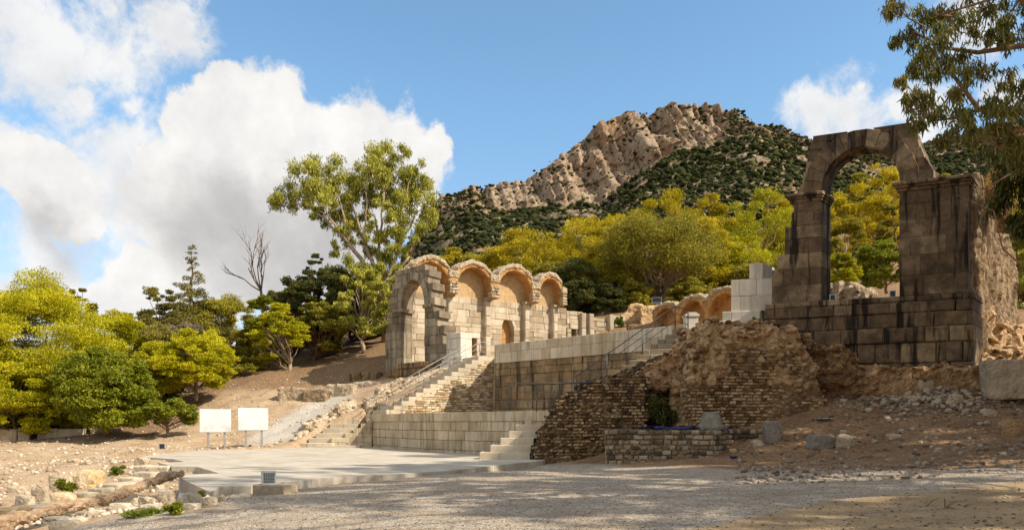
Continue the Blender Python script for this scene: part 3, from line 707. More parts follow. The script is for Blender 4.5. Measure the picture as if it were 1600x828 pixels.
idx = np.arange(nrw * nc).reshape(nrw, nc)
mF = np.stack([idx[:-1, :-1], idx[:-1, 1:], idx[1:, 1:], idx[1:, :-1]], -1).reshape(-1, 4)
mme = np_mesh('mountain', mV, mF, False)
at = mme.attributes.new('cliff', 'FLOAT', 'POINT'); at.data.foreach_set('value', np.clip(cl_ + 0 * X, 0, 1).astype(np.float32).ravel())
m, nt = new_mat('mountain_rock'); g = G(nt); p = geo_pos(g)
a = g.noise(g.scalev(p, (1, 1, 0.22)), 0.075, 10, 0.7); b = g.noise(p, 0.25, 8, 0.7); o = g.noise(p, 0.018, 5, 0.6)
col = g.ramp(g.math('ADD', g.math('MULTIPLY', a, 0.6), g.math('MULTIPLY', b, 0.4)), [(0.34, (0.13, 0.088, 0.06)), (0.45, (0.30, 0.215, 0.145)), (0.55, (0.42, 0.315, 0.22)), (0.68, (0.52, 0.42, 0.315))])
col = g.mix(g.math('MULTIPLY', g.mr(o, 0.46, 0.62, smooth=True), 0.55), col, (0.36, 0.21, 0.11))
col = g.mix(g.mr(g.noise(p, 0.12, 6, 0.65), 0.56, 0.66), col, (0.06, 0.06, 0.02))
ca = g.n('ShaderNodeAttribute'); ca.attribute_name = 'cliff'
low_ = g.math('MULTIPLY', g.math('SUBTRACT', 1.0, ca.outputs['Fac']), g.mr(g.noise(p, 0.09, 7, 0.7), 0.42, 0.58, smooth=True))
col = g.mix(g.math('MULTIPLY', low_, 0.85), col, (0.065, 0.065, 0.026))
g.out(col, 0.95, g.bump(g.math('ADD', a, g.math('MULTIPLY', b, 0.7)), 1.0, 4.0), spec=0.1)
tag(link_mesh('mountain', mme, m), 'craggy limestone mountain with bare cliffs along its ridge', 'mountain', kind='structure')

# scrub that covers the mountain slope, uncountable
def ico(sub=1):
    bm = bmesh.new(); bmesh.ops.create_icosphere(bm, subdivisions=max(1, sub), radius=1); v = np.array([q.co[:] for q in bm.verts]); f = np.array([[q.index for q in fc.verts] for fc in bm.faces]); bm.free(); return v, f
iv, if_ = ico(0) if False else ico(1)
NS = 80000
ii = rng.integers(0, nrw - nb - 2, NS * 4); jj = rng.integers(0, nc, NS * 4)
tt = T[ii, jj]; dens = np.clip((fbm2(X[ii, jj] / 32 + 3, Dm[ii, jj] / 26, 5, 91, 0.6) + 0.06) * 7, -1.6, 0.6)
pxc = cols[jj]; pyc = py[np.minimum(ii, nr - 1), jj]
bare = np.exp(-((pxc - 700) / 60) ** 2) * 0.8
pr = np.where(tt < tc - 0.02, np.clip(1.15 + dens * 0.6 - bare - 0.9 * np.clip((pxc - 820) / 60, 0, 1) * np.clip((1010 - pxc) / 60, 0, 1) * np.clip((tt - 0.42) / .1, 0, 1), 0.05, 1), 0.05)
pr = np.where((tt >= tc - 0.02) & (pxc > 1130), 0.35, pr)
pr = np.where((tt >= tc - 0.02) & (pxc < 760), 0.25, pr)
keep = rng.random(NS * 4) < pr
ii, jj, tt = ii[keep][:NS], jj[keep][:NS], tt[keep][:NS]
n = len(ii)
rad = (0.75 + 1.55 * rng.random(n) ** 2) * np.where(tt > tc, 0.55, 1) * (0.6 + tt * 0.8)
cen = np.stack([X[ii, jj], Dm2[ii, jj], Z2[ii, jj]], -1) + rng.normal(0, 1, (n, 3)) * [2, 2, .2]
nz = 1 + rng.uniform(-0.5, 0.5, (n, len(iv), 1))
sV = (cen[:, None] + iv[None] * nz * rad[:, None, None] * np.array([1.25, 1.25, 0.8])).reshape(-1, 3)
sF = (if_[None] + (np.arange(n) * len(iv))[:, None, None]).reshape(-1, 3)
m, nt = new_mat('mountain_scrub'); g = G(nt); p = geo_pos(g)
q = g.math('ADD', g.math('MULTIPLY', g.noise(p, 1.1, 4, 0.7), 0.55), g.math('MULTIPLY', island(g), 0.45))
g.out(g.ramp(q, [(0.25, (0.016, 0.022, 0.006)), (0.55, (0.042, 0.052, 0.014)), (0.85, (0.10, 0.10, 0.03))]), 0.9, g.bump(g.noise(p, 1.6, 4, 0.7), 1.0, 1.2), spec=0.1)
tag(link_mesh('hillside_scrub', np_mesh('hillside_scrub', sV, sF, False), m), 'dark green scrub dotted over the mountain slope', 'scrub', kind='stuff')

# ------------------------------------------------------------------ paved platform and terrace
m, nt = new_mat('paving_slabs'); g = G(nt); p = geo_pos(g)
u1 = g.vmath('DOT_PRODUCT', p, (0.55, -0.83, 0)); u2 = g.vmath('DOT_PRODUCT', p, (0.83, 0.55, 0))
cb = g.n('ShaderNodeCombineXYZ'); g.link(u1, cb.inputs[0]); g.link(u2, cb.inputs[1])
b = g.n('ShaderNodeTexBrick'); g.link(cb.outputs[0], b.inputs['Vector']); b.inputs['Scale'].default_value = 1; b.inputs['Brick Width'].default_value = 1.3; b.inputs['Row Height'].default_value = 0.8
b.inputs['Mortar Size'].default_value = 0.014; b.inputs['Mortar Smooth'].default_value = 0.3; b.inputs['Color1'].default_value = (0, 0, 0, 1); b.inputs['Color2'].default_value = (1, 1, 1, 1); b.inputs['Mortar'].default_value = (.5, .5, .5, 1)
mid = g.noise(p, 0.9, 7, 0.65); fine = g.noise(p, 14, 6, 0.7)
c = g.ramp(g.math('ADD', g.math('MULTIPLY', b.outputs['Color'], 0.12), g.math('MULTIPLY', mid, 0.88)), [(0.25, (0.34, 0.285, 0.215)), (0.5, (0.49, 0.43, 0.345)), (0.75, (0.60, 0.54, 0.45))])
c = g.mix(g.math('MULTIPLY', g.mr(g.noise(p, 0.35, 7, 0.68), 0.5, 0.68, smooth=True), 0.5), c, (0.33, 0.265, 0.19))
c = g.mix(g.math('MULTIPLY', b.outputs['Fac'], 0.45), c, (0.17, 0.13, 0.10))
c = g.mix(0.3, c, g.ramp(fine, [(0.3, (0.5, 0.5, 0.5)), (0.6, (1, 1, 1))]), 'MULTIPLY')
g.out(c, 0.85, g.bump(g.math('SUBTRACT', fine, g.math('MULTIPLY', b.outputs['Fac'], 0.5)), 0.3, 0.02))
M['paving'] = m
mb = MB(); mb.prism(PLAT, -0.6, 0.0)
tag(build('paved_platform', mb, M['paving']), 'pale stone paved platform with a stepped left edge', 'pavement', kind='structure')
mb = MB(); mb.prism([(x + .29, y + .19) for x, y in TW] + TERR[len(TW):], 0.4, 2.10)
tag(build('terrace_paving', mb, M['paving']), 'paved terrace behind the low ashlar wall', 'pavement', kind='structure')

# lower terrace wall
lw = empty('retaining_wall', (TW[3][0], TW[3][1], 0), 'low pale ashlar wall of four courses edging the terrace above the paved platform', 'retaining wall')
mb = MB(); cap = MB()
for i in range(len(TW) - 1):
    A, B = TW[i], TW[i + 1]
    f = line_map(A, B)
    v = [-0.25, 0.14, 0.66, 1.17, 1.66]
    courses(mb, f, v, lambda z: [(0, f.L)], 0, -0.5, (0.55, 1.15), 0.022, 0.014, 0.008, seed=30 + i, ragged=0.008)
    courses(cap, f, [1.66, 2.15], lambda z: [(-0.02, f.L + 0.02)], 0.03, -0.7, (0.8, 1.5), 0.016, 0.008, 0.004, seed=60 + i)
build('wall_courses', mb, M['terrace'], lw); build('coping', cap, M['terrace'], lw)

# upper retaining wall
UW = line_map(R1, R2)
uw = empty('retaining_wall', (R1[0], R1[1], 2.1), 'tall stained retaining wall topped by two courses of new pale ashlar', 'retaining wall')
mb = MB()
courses(mb, UW, [1.9, 2.5, 3.1, 4.0, 4.75, 5.2, 5.6], lambda z: [(0, UW.L)], 0, -0.9, (0.9, 1.7), 0.03, 0.03, 0.006, seed=5, ragged=0.012)
build('stained_courses', mb, M['stained'], uw)
mb = MB()
courses(mb, UW, [5.6, 6.3], lambda z: [(0, UW.L)], 0.05, -0.9, (0.6, 1.0), 0.014, 0.008, 0.004, seed=6)
courses(mb, UW, [6.3, 6.86], lambda z: [(0, UW.L)], 0.05, -0.9, (0.9, 1.9), 0.014, 0.008, 0.004, seed=8)
build('coping_courses', mb, M['coping'], uw)

# ------------------------------------------------------------------ left lower stairs
def pxbox(mb, pxa, pxb, D, depth, z0, z1, skew=(0.0, 1.0), bev=0.0, jit=0.0):
    """box with its front face at depth D between two pixel columns"""
    s = Vector((skew[0], skew[1], 0)).normalized() * depth
    a = Vector((*XY(pxa, D), 0)); b = Vector((*XY(pxb, D), 0))
    cs = [a, b, b + s, a + s]
    mb.hexa([(c.x, c.y, z0) for c in cs], [(c.x, c.y, z1) for c in cs])
def frame_of(px, D0, z=0.0):
    x, y = XY(px, D0); return (x, y, z)
st = empty('stone_staircase', frame_of(505, 50), 'short worn stone steps rising from the platform left of the terrace wall', 'staircase')
lefts = [470, 482, 493, 504, 515, 526, 536]; rights = [520, 545, 548, 550, 556, 562, 567]
for k in range(7):
    z1 = 0.31 * (k + 1) - 0.02; D = 49.6 + k * 0.62
    mb = MB(); f = line_map(XY(lefts[k], D), XY(rights[k], D - 0.15))
    courses(mb, f, [z1 - 0.36, z1], lambda z: [(0, f.L)], 0, -1.6, (1.0, 1.8), 0.02, 0.015, 0.004, seed=100 + k, ragged=0.012)
    build('step', mb, M['step'], st)
mb = MB()
f = line_map(XY(517, 49.9), XY(581, 50.4))
tops = [(0.0, 0.62), (0.9, 0.93), (1.45, 1.24), (1.9, 1.55), (2.3, 1.86), (2.62, 2.1)]
def sw(z):
    a = 0.0
    for u, t in tops:
        if z <= t: a = u; break
    else: a = 2.6
    return [(a, f.L)]
courses(mb, f, [-.2, 0.31, 0.62, 0.93, 1.24, 1.55, 1.86, 2.1], sw, 0.0, -1.2, (0.6, 1.1), 0.015, 0.01, 0.004, seed=33)
poly = [(0.02, -.2)]
for (u_, t_), nx_ in zip(tops, tops[1:] + [(f.L, 2.1)]): poly += [(u_ + .03, t_ - .03), (nx_[0] + .03, t_ - .03)]
poly += [(f.L, -.2)]; panel(mb, f, poly, -0.04, -1.4)
build('side_wall', mb, M['terrace'], st)
mb = MB(); pxbox(mb, 492, 562, 48.9, 0.8, -0.2, 0.13)
build('kerb', mb, M['step'], st)

# ------------------------------------------------------------------ left upper stairs
SA, SB = Vector((*XY(603, 50.6), 0)), Vector((*XY(757, 54.6), 0))
SW = line_map(SA, SB)
n_st = 14; rise = (6.3 - 2.15) / n_st; run = (SW.L) / n_st
us = empty('stone_staircase', (SA.x, SA.y, 2.15), 'long flight of steps climbing right to the gallery beside a sunlit side wall', 'staircase')
mb = MB()
poly = [(0.0, 1.9)] + [(i * run + 0.05, 2.15 + i * rise - 0.1) for i in range(n_st)] + [(SW.L + 2.5, 6.1), (SW.L + 2.5, 1.9)]
panel(mb, SW, poly, 0.0, -0.6)
M['stairwall'] = masonry_mat('stair_masonry', (SW.U.x, SW.U.y), ((0.42, 0.32, 0.19), (0.58, 0.46, 0.30), (0.70, 0.60, 0.44)), (0.52, 0.40, 0.25), 0.34, 0.13, (0.45, 0.33, 0.2), upatch=0.56, stain=(0.2, 0.12, 0.06), stain_amt=0.35)
build('side_wall', mb, M['stairwall'], us)
mb = MB()
def ssp(z):
    k = (z - 2.15 + 0.1) / rise
    return [(max(0.05, k * run + 0.02), SW.L + 2.0)]
courses(mb, SW, list(np.arange(2.05, 6.05, 0.16)), ssp, 0.045, -0.1, (0.2, 0.5), 0.025, 0.022, 0.012, seed=333, ragged=0.02, skip=0.04)
build('facing_stones', mb, M['palesmall'], us)
for k in range(n_st):
    mb = MB(); z1 = 2.15 + (k + 1) * rise
    u0 = k * run; u1 = u0 + run * 1.9
    courses(mb, SW, [z1 - rise - 0.02, z1], lambda z: [(u0, u1)], 0.06, -2.3, (2, 3), 0.02, 0.02, 0.003, seed=200 + k)
    build('step', mb, M['step'], us)
mb = MB(); q = [SW(SW.L - 0.2, 0, 0.02), SW(SW.L + 3.0, 0, 0.02), SW(SW.L + 3.0, 0, -4.0), SW(SW.L - 0.2, 0, -4.0)]
mb.prism([(a.x, a.y) for a in q], 5.9, 6.31)
build('landing', mb, M['step'], us)

# rubble parapet running beside both left flights
mb = MB()
def lump(mb, px0, px1, top0, top1, D0, D1, th, zb, skew=(-0.35, 1)):
    s = Vector((skew[0], skew[1], 0)).normalized() * th
    a = Vector((*XY(px0, D0), 0)); b = Vector((*XY(px1, D1), 0))
    za, zb1 = ZAT(top0, D0), ZAT(top1, D1)
    mb.hexa([(a.x, a.y, zb), (b.x, b.y, zb), ((b + s).x, (b + s).y, zb), ((a + s).x, (a + s).y, zb)],
            [(a.x, a.y, za), (b.x, b.y, zb1), ((b + s).x, (b + s).y, zb1), ((a + s).x, (a + s).y, za)])
lump(mb, 448, 480, 690, 678, 50.0, 50.6, 1.3, -0.4); lump(mb, 462, 494, 676, 668, 50.8, 51.6, 1.4, -0.4)
lump(mb, 477, 512, 660, 654, 51.6, 52.6, 1.6, -0.2); lump(mb, 496, 530, 652, 645, 52.4, 53.6, 1.6, 0)
lump(mb, 528, 556, 632, 624, 53.4, 54.2, 2.0, 0.5); lump(mb, 520, 574, 644, 634, 53.6, 54.6, 1.6, 0.3)
tag(remesh_mass('rubble_parapet', mb, M['palerubble'], None, 0.13, 0.16, 1.3, 0.10, 3.5, seed=3, origin=(*XY(480, 51), 0)), 'stepped remains of a pale rubble parapet left of the short lower steps', 'ruined wall')
stud(bpy.data.objects['rubble_parapet'], 130, .12, .5, M['palerubble'], 1)
mb = MB()
lump(mb, 572, 606, 626, 606, 53.6, 54.4, 1.6, 1.2); lump(mb, 590, 630, 606, 590, 54.2, 55.2, 1.6, 1.5)
lump(mb, 622, 660, 600, 586, 55.0, 56.2, 1.3, 2.0); lump(mb, 652, 690, 588, 574, 56.0, 57.0, 1.2, 2.6); lump(mb, 684, 716, 577, 566, 56.6, 57.6, 1.1, 3.2)
tag(remesh_mass('rubble_parapet', mb, M['palerubble'], None, 0.12, 0.13, 1.5, 0.09, 4, seed=4, origin=(*XY(620, 55), 2)), 'rising pale rubble parapet along the far side of the long left stairs', 'ruined wall')
stud(bpy.data.objects['rubble_parapet.001'], 160, .12, .42, M['palerubble'], 2)

# ------------------------------------------------------------------ right lower steps
st = empty('stone_staircase', frame_of(790, 34.5), 'six broad pale steps between the terrace wall and the dark rubble wall', 'staircase')
L = [749, 766, 782, 795, 806, 820, 838]; RR = [828, 830, 834, 840, 848, 862, 880]
for k in range(7):
    D = 33.4 + k * 0.36; z1 = 0.305 * (k + 1)
    mb = MB(); f = line_map(XY(L[k], D + 0.12), XY(RR[k], D))
    courses(mb, f, [z1 - 0.34, z1], lambda z: [(0, f.L)], 0, -1.3, (1.2, 2.2), 0.016, 0.008, 0.003, seed=300 + k)
    build('step', mb, M['step'], st)

# ------------------------------------------------------------------ right upper stairs
st = empty('stone_staircase', frame_of(930, 37, 2.15), 'worn flight of narrow steps climbing right along the stained retaining wall', 'staircase')
NSTEP = 15
for k in range(NSTEP):
    tt_ = k / (NSTEP - 1)
    pa, pb = 893 + (1050 - 893) * tt_, 990 + (1100 - 990) * tt_
    D = 35.4 + 4.1 * tt_; z1 = 2.4 + (6.45 - 2.4) * tt_
    mb = MB(); f = line_map(XY(pa, D + 0.5), XY(pb, D - 0.1))
    courses(mb, f, [z1 - 0.6, z1], lambda z: [(0, f.L)], 0, -2.2, (0.8, 1.6), 0.025, 0.02, 0.003, seed=400 + k, ragged=0.012)
    build('step', mb, M['darkstep'], st)
mb = MB(); pxbox(mb, 893, 925, 35.8, 1.2, 1.8, 2.17); build('landing', mb, M['darkstep'], st)

# ------------------------------------------------------------------ handrails
def railing(label, pts, posts, mids=2, mat='metal', rad=0.022, drop=1.05, cap_rad=None, group=None):
    """pts: top-rail points; posts: indices (float) along pts where posts stand"""
    o = empty('handrail', pts[0] - Vector((0, 0, drop)), label, 'railing', group)
    mb = MB(); mb.tube(pts, [cap_rad or rad] * len(pts), 8); build('top_rail', mb, M[mat], o, True)
    for k in range(mids):
        dz = Vector((0, 0, -drop * (k + 1) / (mids + 1) * 1.0))
        mb = MB(); mb.tube([q + dz for q in pts], [rad * 0.62] * len(pts), 6); build('mid_rail', mb, M[mat], o, True)
    for t_ in posts:
        i = min(int(t_), len(pts) - 2); q = pts[i].lerp(pts[i + 1], t_ - i)
        mb = MB(); mb.tube([q, q - Vector((0, 0, drop + 0.12))], [rad * 0.9] * 2, 8); build('post', mb, M[mat], o, True)
# left flight, near side and far side, with the level run at its foot
def on_stair(u, w, dz=1.02): return SW(u, 2.15 + max(0, min(n_st, u / run + 0.6)) * rise + dz, w)
railing('pale steel handrail along the near edge of the long left stairs', [on_stair(0.15, -0.1), on_stair(SW.L - 0.3, -0.1), SW(SW.L + 0.9, 7.35, -0.1)], [0.0, 0.36, 0.68, 1.0, 2.0])
railing('pale steel handrail along the far edge of the long left stairs', [on_stair(-0.4, -2.0), on_stair(SW.L - 0.4, -2.0)], [0.0, 0.5, 1.0])
railing('short level steel railing at the foot of the long left stairs', [P(581, 621, 51.6) , P(604, 621, 51.0), P(629, 621, 50.3)], [0, 1, 2], 1, drop=1.12)
railing('grey steel handrail climbing the right stairs to the white pillar', [P(898, 589, 36.0), P(1055, 478, 39.2), P(1075, 484, 38.6)], [0.0, 0.30, 0.655, 1.0, 2.0], 2, 'darkmetal', 0.032, 1.12)
railing('dark level railing on the terrace edge above the right steps', [P(795, 599, 35.6), P(865, 599, 34.5), P(923, 597.5, 34.2)], [0.0, 0.62, 1.0, 1.7], 2, 'darkmetal', 0.026, 1.16, 0.04)

# white end pillar at the head of the right rail
def pillar(mbody, mcap, px0, px1, D, ytop, ybot, th, gable=0.12):
    a, b = XY(px0, D), XY(px1, D); f = line_map(a, b); z0, z1 = ZAT(ybot, D), ZAT(ytop, D)
    block(mbody, [(0, z0), (f.L, z0), (f.L, z1), (0, z1)], 0, -th, 0.02, f)
    poly = [(-0.06, z1), (f.L + 0.06, z1), (f.L + 0.06, z1 + 0.09), (f.L * 0.8, z1 + 0.09 + gable), (f.L * 0.2, z1 + 0.09 + gable), (-0.06, z1 + 0.09)]
    panel(mcap, f, poly, 0.06, -th - 0.06)
o = empty('stone_pillar', (*XY(1081, 40), 6.4), 'small white stone pillar with a shallow cap at the head of the right stairs', 'pillar')
a, b = MB(), MB(); pillar(a, b, 1072, 1091, 40, 494, 516, 0.65); build('shaft', a, M['white'], o); build('cap', b, M['white'], o)

# ------------------------------------------------------------------ left archway
LA, LB = XY(600, 65.2), XY(700, 59.4)
E_L = (0.55, 0.835)
LF = line_map(LA, LB, E_L)
uL = lambda px: LF.u(px)
la = empty('ruined_archway', (*LA, 6.0), 'smaller weathered grey stone archway at the left end of the vaulted gallery', 'archway')
zg = 6.35; zs = 10.9; zt = 14.3
oc = (uL(626) + uL(663)) / 2; oa = (uL(663) - uL(626)) / 2; ob = 2.35; ring = 0.62
_rz = [(7.0, 700), (7.75, 698), (8.5, 692), (9.2, 694), (9.85, 683), (10.4, 686), (10.9, 677), (11.5, 679.5), (12.1, 674), (12.7, 676.5), (13.25, 669), (13.8, 671), (15, 664)]
rtab = []
for _i, (_z, _p) in enumerate(_rz): rtab += [((_rz[_i - 1][0] if _i else 5) + .001, uL(_p)), (_z, uL(_p))]
ltab = [(6.0, uL(602)), (9.7, uL(602)), (9.75, uL(607)), (12.2, uL(609)), (12.8, uL(615)), (15, uL(617))]
def lspan(z):
    l, r_ = lerp_tab(ltab, z), lerp_tab(rtab, z)
    if z < zs: return [(l, oc - oa), (oc + oa, r_)]
    h = (z - zs) / (ob + ring)
    if h < 1:
        w = (oa + ring) * math.sqrt(1 - h * h)
        return [(l, oc - w), (oc + w, r_)]
    return [(l, r_)]
mb = MB()
courses(mb, LF, [zg - .6, 7.0, 7.75, 8.5, 9.2, 9.85, 10.4, zs], lspan, 0, -1.5, (0.7, 1.3), 0.035, 0.03, 0.006, seed=51, ragged=0.02, end_jit=0.0)
courses(mb, LF, [zs, 11.5, 12.1, 12.7, 13.25, 13.8, 14.25], lspan, 0, -1.5, (0.6, 1.1), 0.035, 0.03, 0.006, seed=52, ragged=0.02)
build('masonry', mb, M['greyarch'], la)
mb = MB(); voussoirs(mb, LF, oc, zs, oa, ob, ring, 11, 0.02, -1.52, 0.03, seed=5); build('arch_ring', mb, M['greyarch'], la)
for pxa, pxb in ((614, 627), (661.5, 672)):
    mb = MB(); block(mb, [(uL(pxa), zs - 0.16), (uL(pxb) + 0.12, zs - 0.16), (uL(pxb) + 0.22, zs + 0.12), (uL(pxa), zs + 0.12)], 0.16, -1.5, 0.05, LF); build('impost', mb, M['greyarch'], la)
# inner wall seen through the opening
gw = line_map(XY(627, 64.6), XY(676, 71), (-1, 0.15))
o = empty('gallery_wall', (*XY(627, 64.6), 6.0), 'sunlit pale ashlar wall seen through the left archway', 'wall')
mb = MB(); courses(mb, gw, [6.0, 6.9, 7.6, 8.4, 9.1, 9.8, 10.5, 11.2, 11.9, 12.6, 13.2], lambda z: [(0.0, gw.L)], 0, -0.8, (0.8, 1.6), 0.02, 0.03, 0.006, seed=77, ragged=0.015); build('masonry', mb, M['pale'], o)
# dark plinth under the arch
PLF = line_map(XY(586, 65.0), XY(716, 57.6))
o = empty('stone_plinth', (*XY(600, 64.5), 3.5), 'dark ashlar base under the left archway', 'plinth')
mb = MB(); ltop = [(0, 5.2), (PLF.u(606), 5.9), (PLF.u(625), 6.35), (99, 6.45)]
def pspan(z):
    for u, t_ in ltop:
        pass
    a = 0 if z < 4.6 else PLF.u(598) if z < 5.4 else PLF.u(604) if z < 6 else PLF.u(618)
    return [(a, PLF.L)]
courses(mb, PLF, [2.4, 3.2, 3.9, 4.6, 5.35, 5.95, 6.42], pspan, 0.0, -2.4, (0.7, 1.5), 0.04, 0.06, 0.008, seed=81, ragged=0.03)
build('masonry', mb, M['stained'], o)
# white restored pedestal in front of its right pier
o = empty('stone_pedestal', (*XY(708, 57), 5.9), 'white restored stone pedestal of stacked blocks before the left archway', 'pedestal')
mb = MB(); f = line_map(XY(697, 58.2), XY(720, 57.2), (0.6, 0.8))
courses(mb, f, [6.55, 7.1, 7.9, 8.35], lambda z: [(0, f.L)], 0, -1.3, (0.6, 0.7), 0.025, 0.012, 0.01, seed=90)
build('shaft', mb, M['white'], o)
mb = MB(); f = line_map(XY(688, 58.2), XY(722, 56.6), (0.6, 0.8))
courses(mb, f, [5.6, 6.0], lambda z: [(0, f.L)], 0.1, -1.8, (0.9, 1.2), 0.015, 0.008, 0.004, seed=91)
courses(mb, f, [6.0, 6.3], lambda z: [(0.12, f.L - .05)], 0.04, -1.65, (0.9, 1.2), 0.06, 0.008, 0.004, seed=92)
courses(mb, f, [6.3, 6.56], lambda z: [(0.3, f.L - .1)], 0.0, -1.5, (0.9, 1.2), 0.06, 0.008, 0.004, seed=93)
build('base', mb, M['white'], o)

# ------------------------------------------------------------------ vaulted gallery
NW = line_map(XY(690, 68), XY(885, 76))
n0 = NW.u(640); LB_ = NW.L
ga = empty('vaulted_gallery', (*XY(760, 68), 6.2), 'sunlit ashlar gallery wall crowned by four ochre vaulted niches', 'ruined gallery')
ZI = 12.9; PW = 1.15
door = (NW.u(733), NW.u(745)); nich = (NW.u(784.5), NW.u(803)); nich_c = sum(nich) / 2; nich_a = (nich[1] - nich[0]) / 2
def nspan(z):
    cuts = []
    if z < 9.3: cuts.append(door)
    if z < 10.6: cuts.append(nich)
    elif z < 10.6 + nich_a:
        w = math.sqrt(max(0, nich_a ** 2 - (z - 10.6) ** 2)); cuts.append((nich_c - w, nich_c + w))
    out = []; a = n0
    for c0, c1 in cuts: out.append((a, c0)); a = c1
    out.append((a, LB_)); return out
mb = MB()
vs = [6.2, 6.9, 7.5, 8.1, 8.75, 9.3, 9.8, 10.25, 10.6, 11.2, 11.8, 12.35, ZI]
courses(mb, NW, vs, nspan, 0, -0.7, (0.8, 1.8), 0.025, 0.03, 0.006, seed=120, ragged=0.02)
build('ashlar_wall', mb, M['pale'], ga)
mb = MB(); panel(mb, NW, [(n0, 6.2), (LB_, 6.2), (LB_, ZI - .02), (n0, ZI - .02)], -0.75, -1.6); build('niche_backing', mb, M['plaster'], ga)
mb = MB(); panel(mb, NW, [(door[0] - 0.25, 9.3), (door[1] + 0.25, 9.3), (door[1] + 0.25, 9.75), (door[0] - 0.25, 9.75)], 0.08, -0.6); build('lintel', mb, M['white'], ga)
# bays: edges measured on the front plane of the piers
ed = [NW.u(px, PW) for px in (640, 709, 773.5, 837.5, 884)]
tops = [16.0, 16.05, 16.25, 15.95]; vall = [14.6, 14.8, 14.85, 14.7, 14.6]
pier = 0.42
mb = MB(); rim = MB(); back = MB(); sof = MB()
ins = []
for b_ in range(4):
    a0 = ed[b_] + (pier if b_ else 0.3); a1 = ed[b_ + 1] - pier
    uc, ha = (a0 + a1) / 2, (a1 - a0) / 2
    zsb = vall[b_] - 1.25; rb = tops[b_] - 0.62 - zsb
    ins.append((a0, a1, uc, ha, zsb, rb))
# outer silhouette in pieces: each bay = two half-spandrels made of thin slabs between arch and extrados
NSEG = 20
def ext(b_, u):
    a, c = ed[b_], ed[b_ + 1]; s_ = (u - a) / (c - a)
    base = vall[b_] + (vall[b_ + 1] - vall[b_]) * s_
    return base + (tops[b_] - base) * math.sin(math.pi * min(max(s_, 0), 1)) ** 0.85
for b_ in range(4):
    a0, a1, uc, ha, zsb, rb = ins[b_]
    us_ = [uc - ha * math.cos(math.pi * i / NSEG) for i in range(NSEG + 1)]
    inn = lambda u: zsb + rb * math.sqrt(max(0, 1 - ((u - uc) / ha) ** 2))
    for i in range(NSEG):
        u, w = us_[i], us_[i + 1]
        panel(mb, NW, [(u, inn(u)), (w, inn(w)), (w, ext(b_, w) - .05), (u, ext(b_, u) - .05)], PW, -0.5)
        t0_, t1_ = ext(b_, u), ext(b_, w)
        panel(rim, NW, [(u, t0_ - .34), (w, t1_ - .34), (w, t1_ + 0.05), (u, t0_ + 0.05)], PW + 0.12, -0.6)
    # back wall of the bay
    poly = [(a0 - 0.2, ZI)] + [(a1 + 0.2, ZI)] + [(uc + (ha + .1) * math.cos(t_), zsb + (rb + .1) * math.sin(t_)) for t_ in np.linspace(0, math.pi, 15)]
    panel(back, NW, poly, -0.1, -0.6)
for i, e in enumerate(ed):
    lo = e - (pier if i else 0.1); hi = e + (pier if i < 4 else 0.08)
    panel(rim, NW, [(lo - .1, vall[i] - .5), (hi + .1, vall[i] - .5), (hi + .1, vall[i] + 0.12), (lo - .1, vall[i] + .12)], PW + 0.12, -0.6)
    panel(mb, NW, [(lo, ZI - 0.05), (hi, ZI - 0.05), (hi, vall[i] - .1), (lo, vall[i] - .1)], PW, -0.5)
remesh_mass('vaults', mb, M['plaster'], ga, 0.12, 0.05, 2.0, 0.03, 5, seed=8)
remesh_mass('rubble_crown', rim, M['rim'], ga, 0.09, 0.10, 1.3, 0.10, 3.6, seed=9)
build('niche_back', back, M['pitted'], ga)
for i in range(1, 5):                                   # courses of small stones facing each pier
    mb = MB(); e = ed[i]; vsz = [ZI + 0.02 + k * 0.27 for k in range(5)]
    courses(mb, NW, vsz, lambda z: [(e - pier - .04, e + (pier + .04 if i < 4 else 0.1))], PW + 0.16, PW - 0.45, (0.35, 0.6), 0.04, 0.03, 0.02, seed=140 + i, ragged=0.03)
    build('pier_stones', mb, M['rim'], ga)
for i in range(1, 5):                                   # half columns below the piers
    mb = MB(); e = NW.u([0, 704.5, 763, 824, 868.5][i], 0.5)
    courses(mb, NW, [6.2, 7.4, 8.6, 9.5, 10.4, 11.3, ZI - .15], lambda z: [(e - 0.27, e + 0.27)], 0.52, -0.2, (2, 3), 0.06, 0.03, 0.006, seed=150 + i, ragged=0.02)
    block(mb, [(e - 0.36, ZI - .15), (e + .36, ZI - .15), (e + .42, ZI + .1), (e - .42, ZI + .1)], 0.72, -0.1, 0.05, NW)
    build('half_column', mb, M['pale'], ga)

# low continuation of the gallery wall
LW2 = line_map(XY(885.5, 76.05), XY(978, 80.6))
o = empty('ruined_wall', (*XY(930, 77), 6.2), 'low broken ashlar wall with gaps running right from the vaulted niches', 'ruined wall')
mb = MB(); g0 = (LW2.u(893), LW2.u(901))
def lspan2(z):
    out = []; hi = LW2.L
    tab = [(0, 12.6), (LW2.u(900), 12.5), (LW2.u(908), 12.1), (LW2.u(918), 12.45), (LW2.u(932), 12.3), (LW2.u(955), 12.5), (LW2.L, 12.7)]
    segs = [(0, LW2.u(911.5)), (LW2.u(913.5), LW2.u(924)), (LW2.u(925.5), LW2.u(955)), (LW2.u(957.5), hi)]
    for a, b in segs:
        if z < lerp_tab(tab, (a + b) / 2):
            if a < g0[0] < b and z < 10.9: out += [(a, g0[0]), (g0[1], b)]
            else: out.append((a, b))
    return out
courses(mb, LW2, [6.2, 7.4, 8.4, 9.2, 9.9, 10.5, 10.9, 11.4, 11.9, 12.25, 12.7], lspan2, 0, -0.9, (0.9, 1.9), 0.03, 0.05, 0.01, seed=171, ragged=0.05, end_jit=0.06)
build('masonry', mb, M['pale'], o)
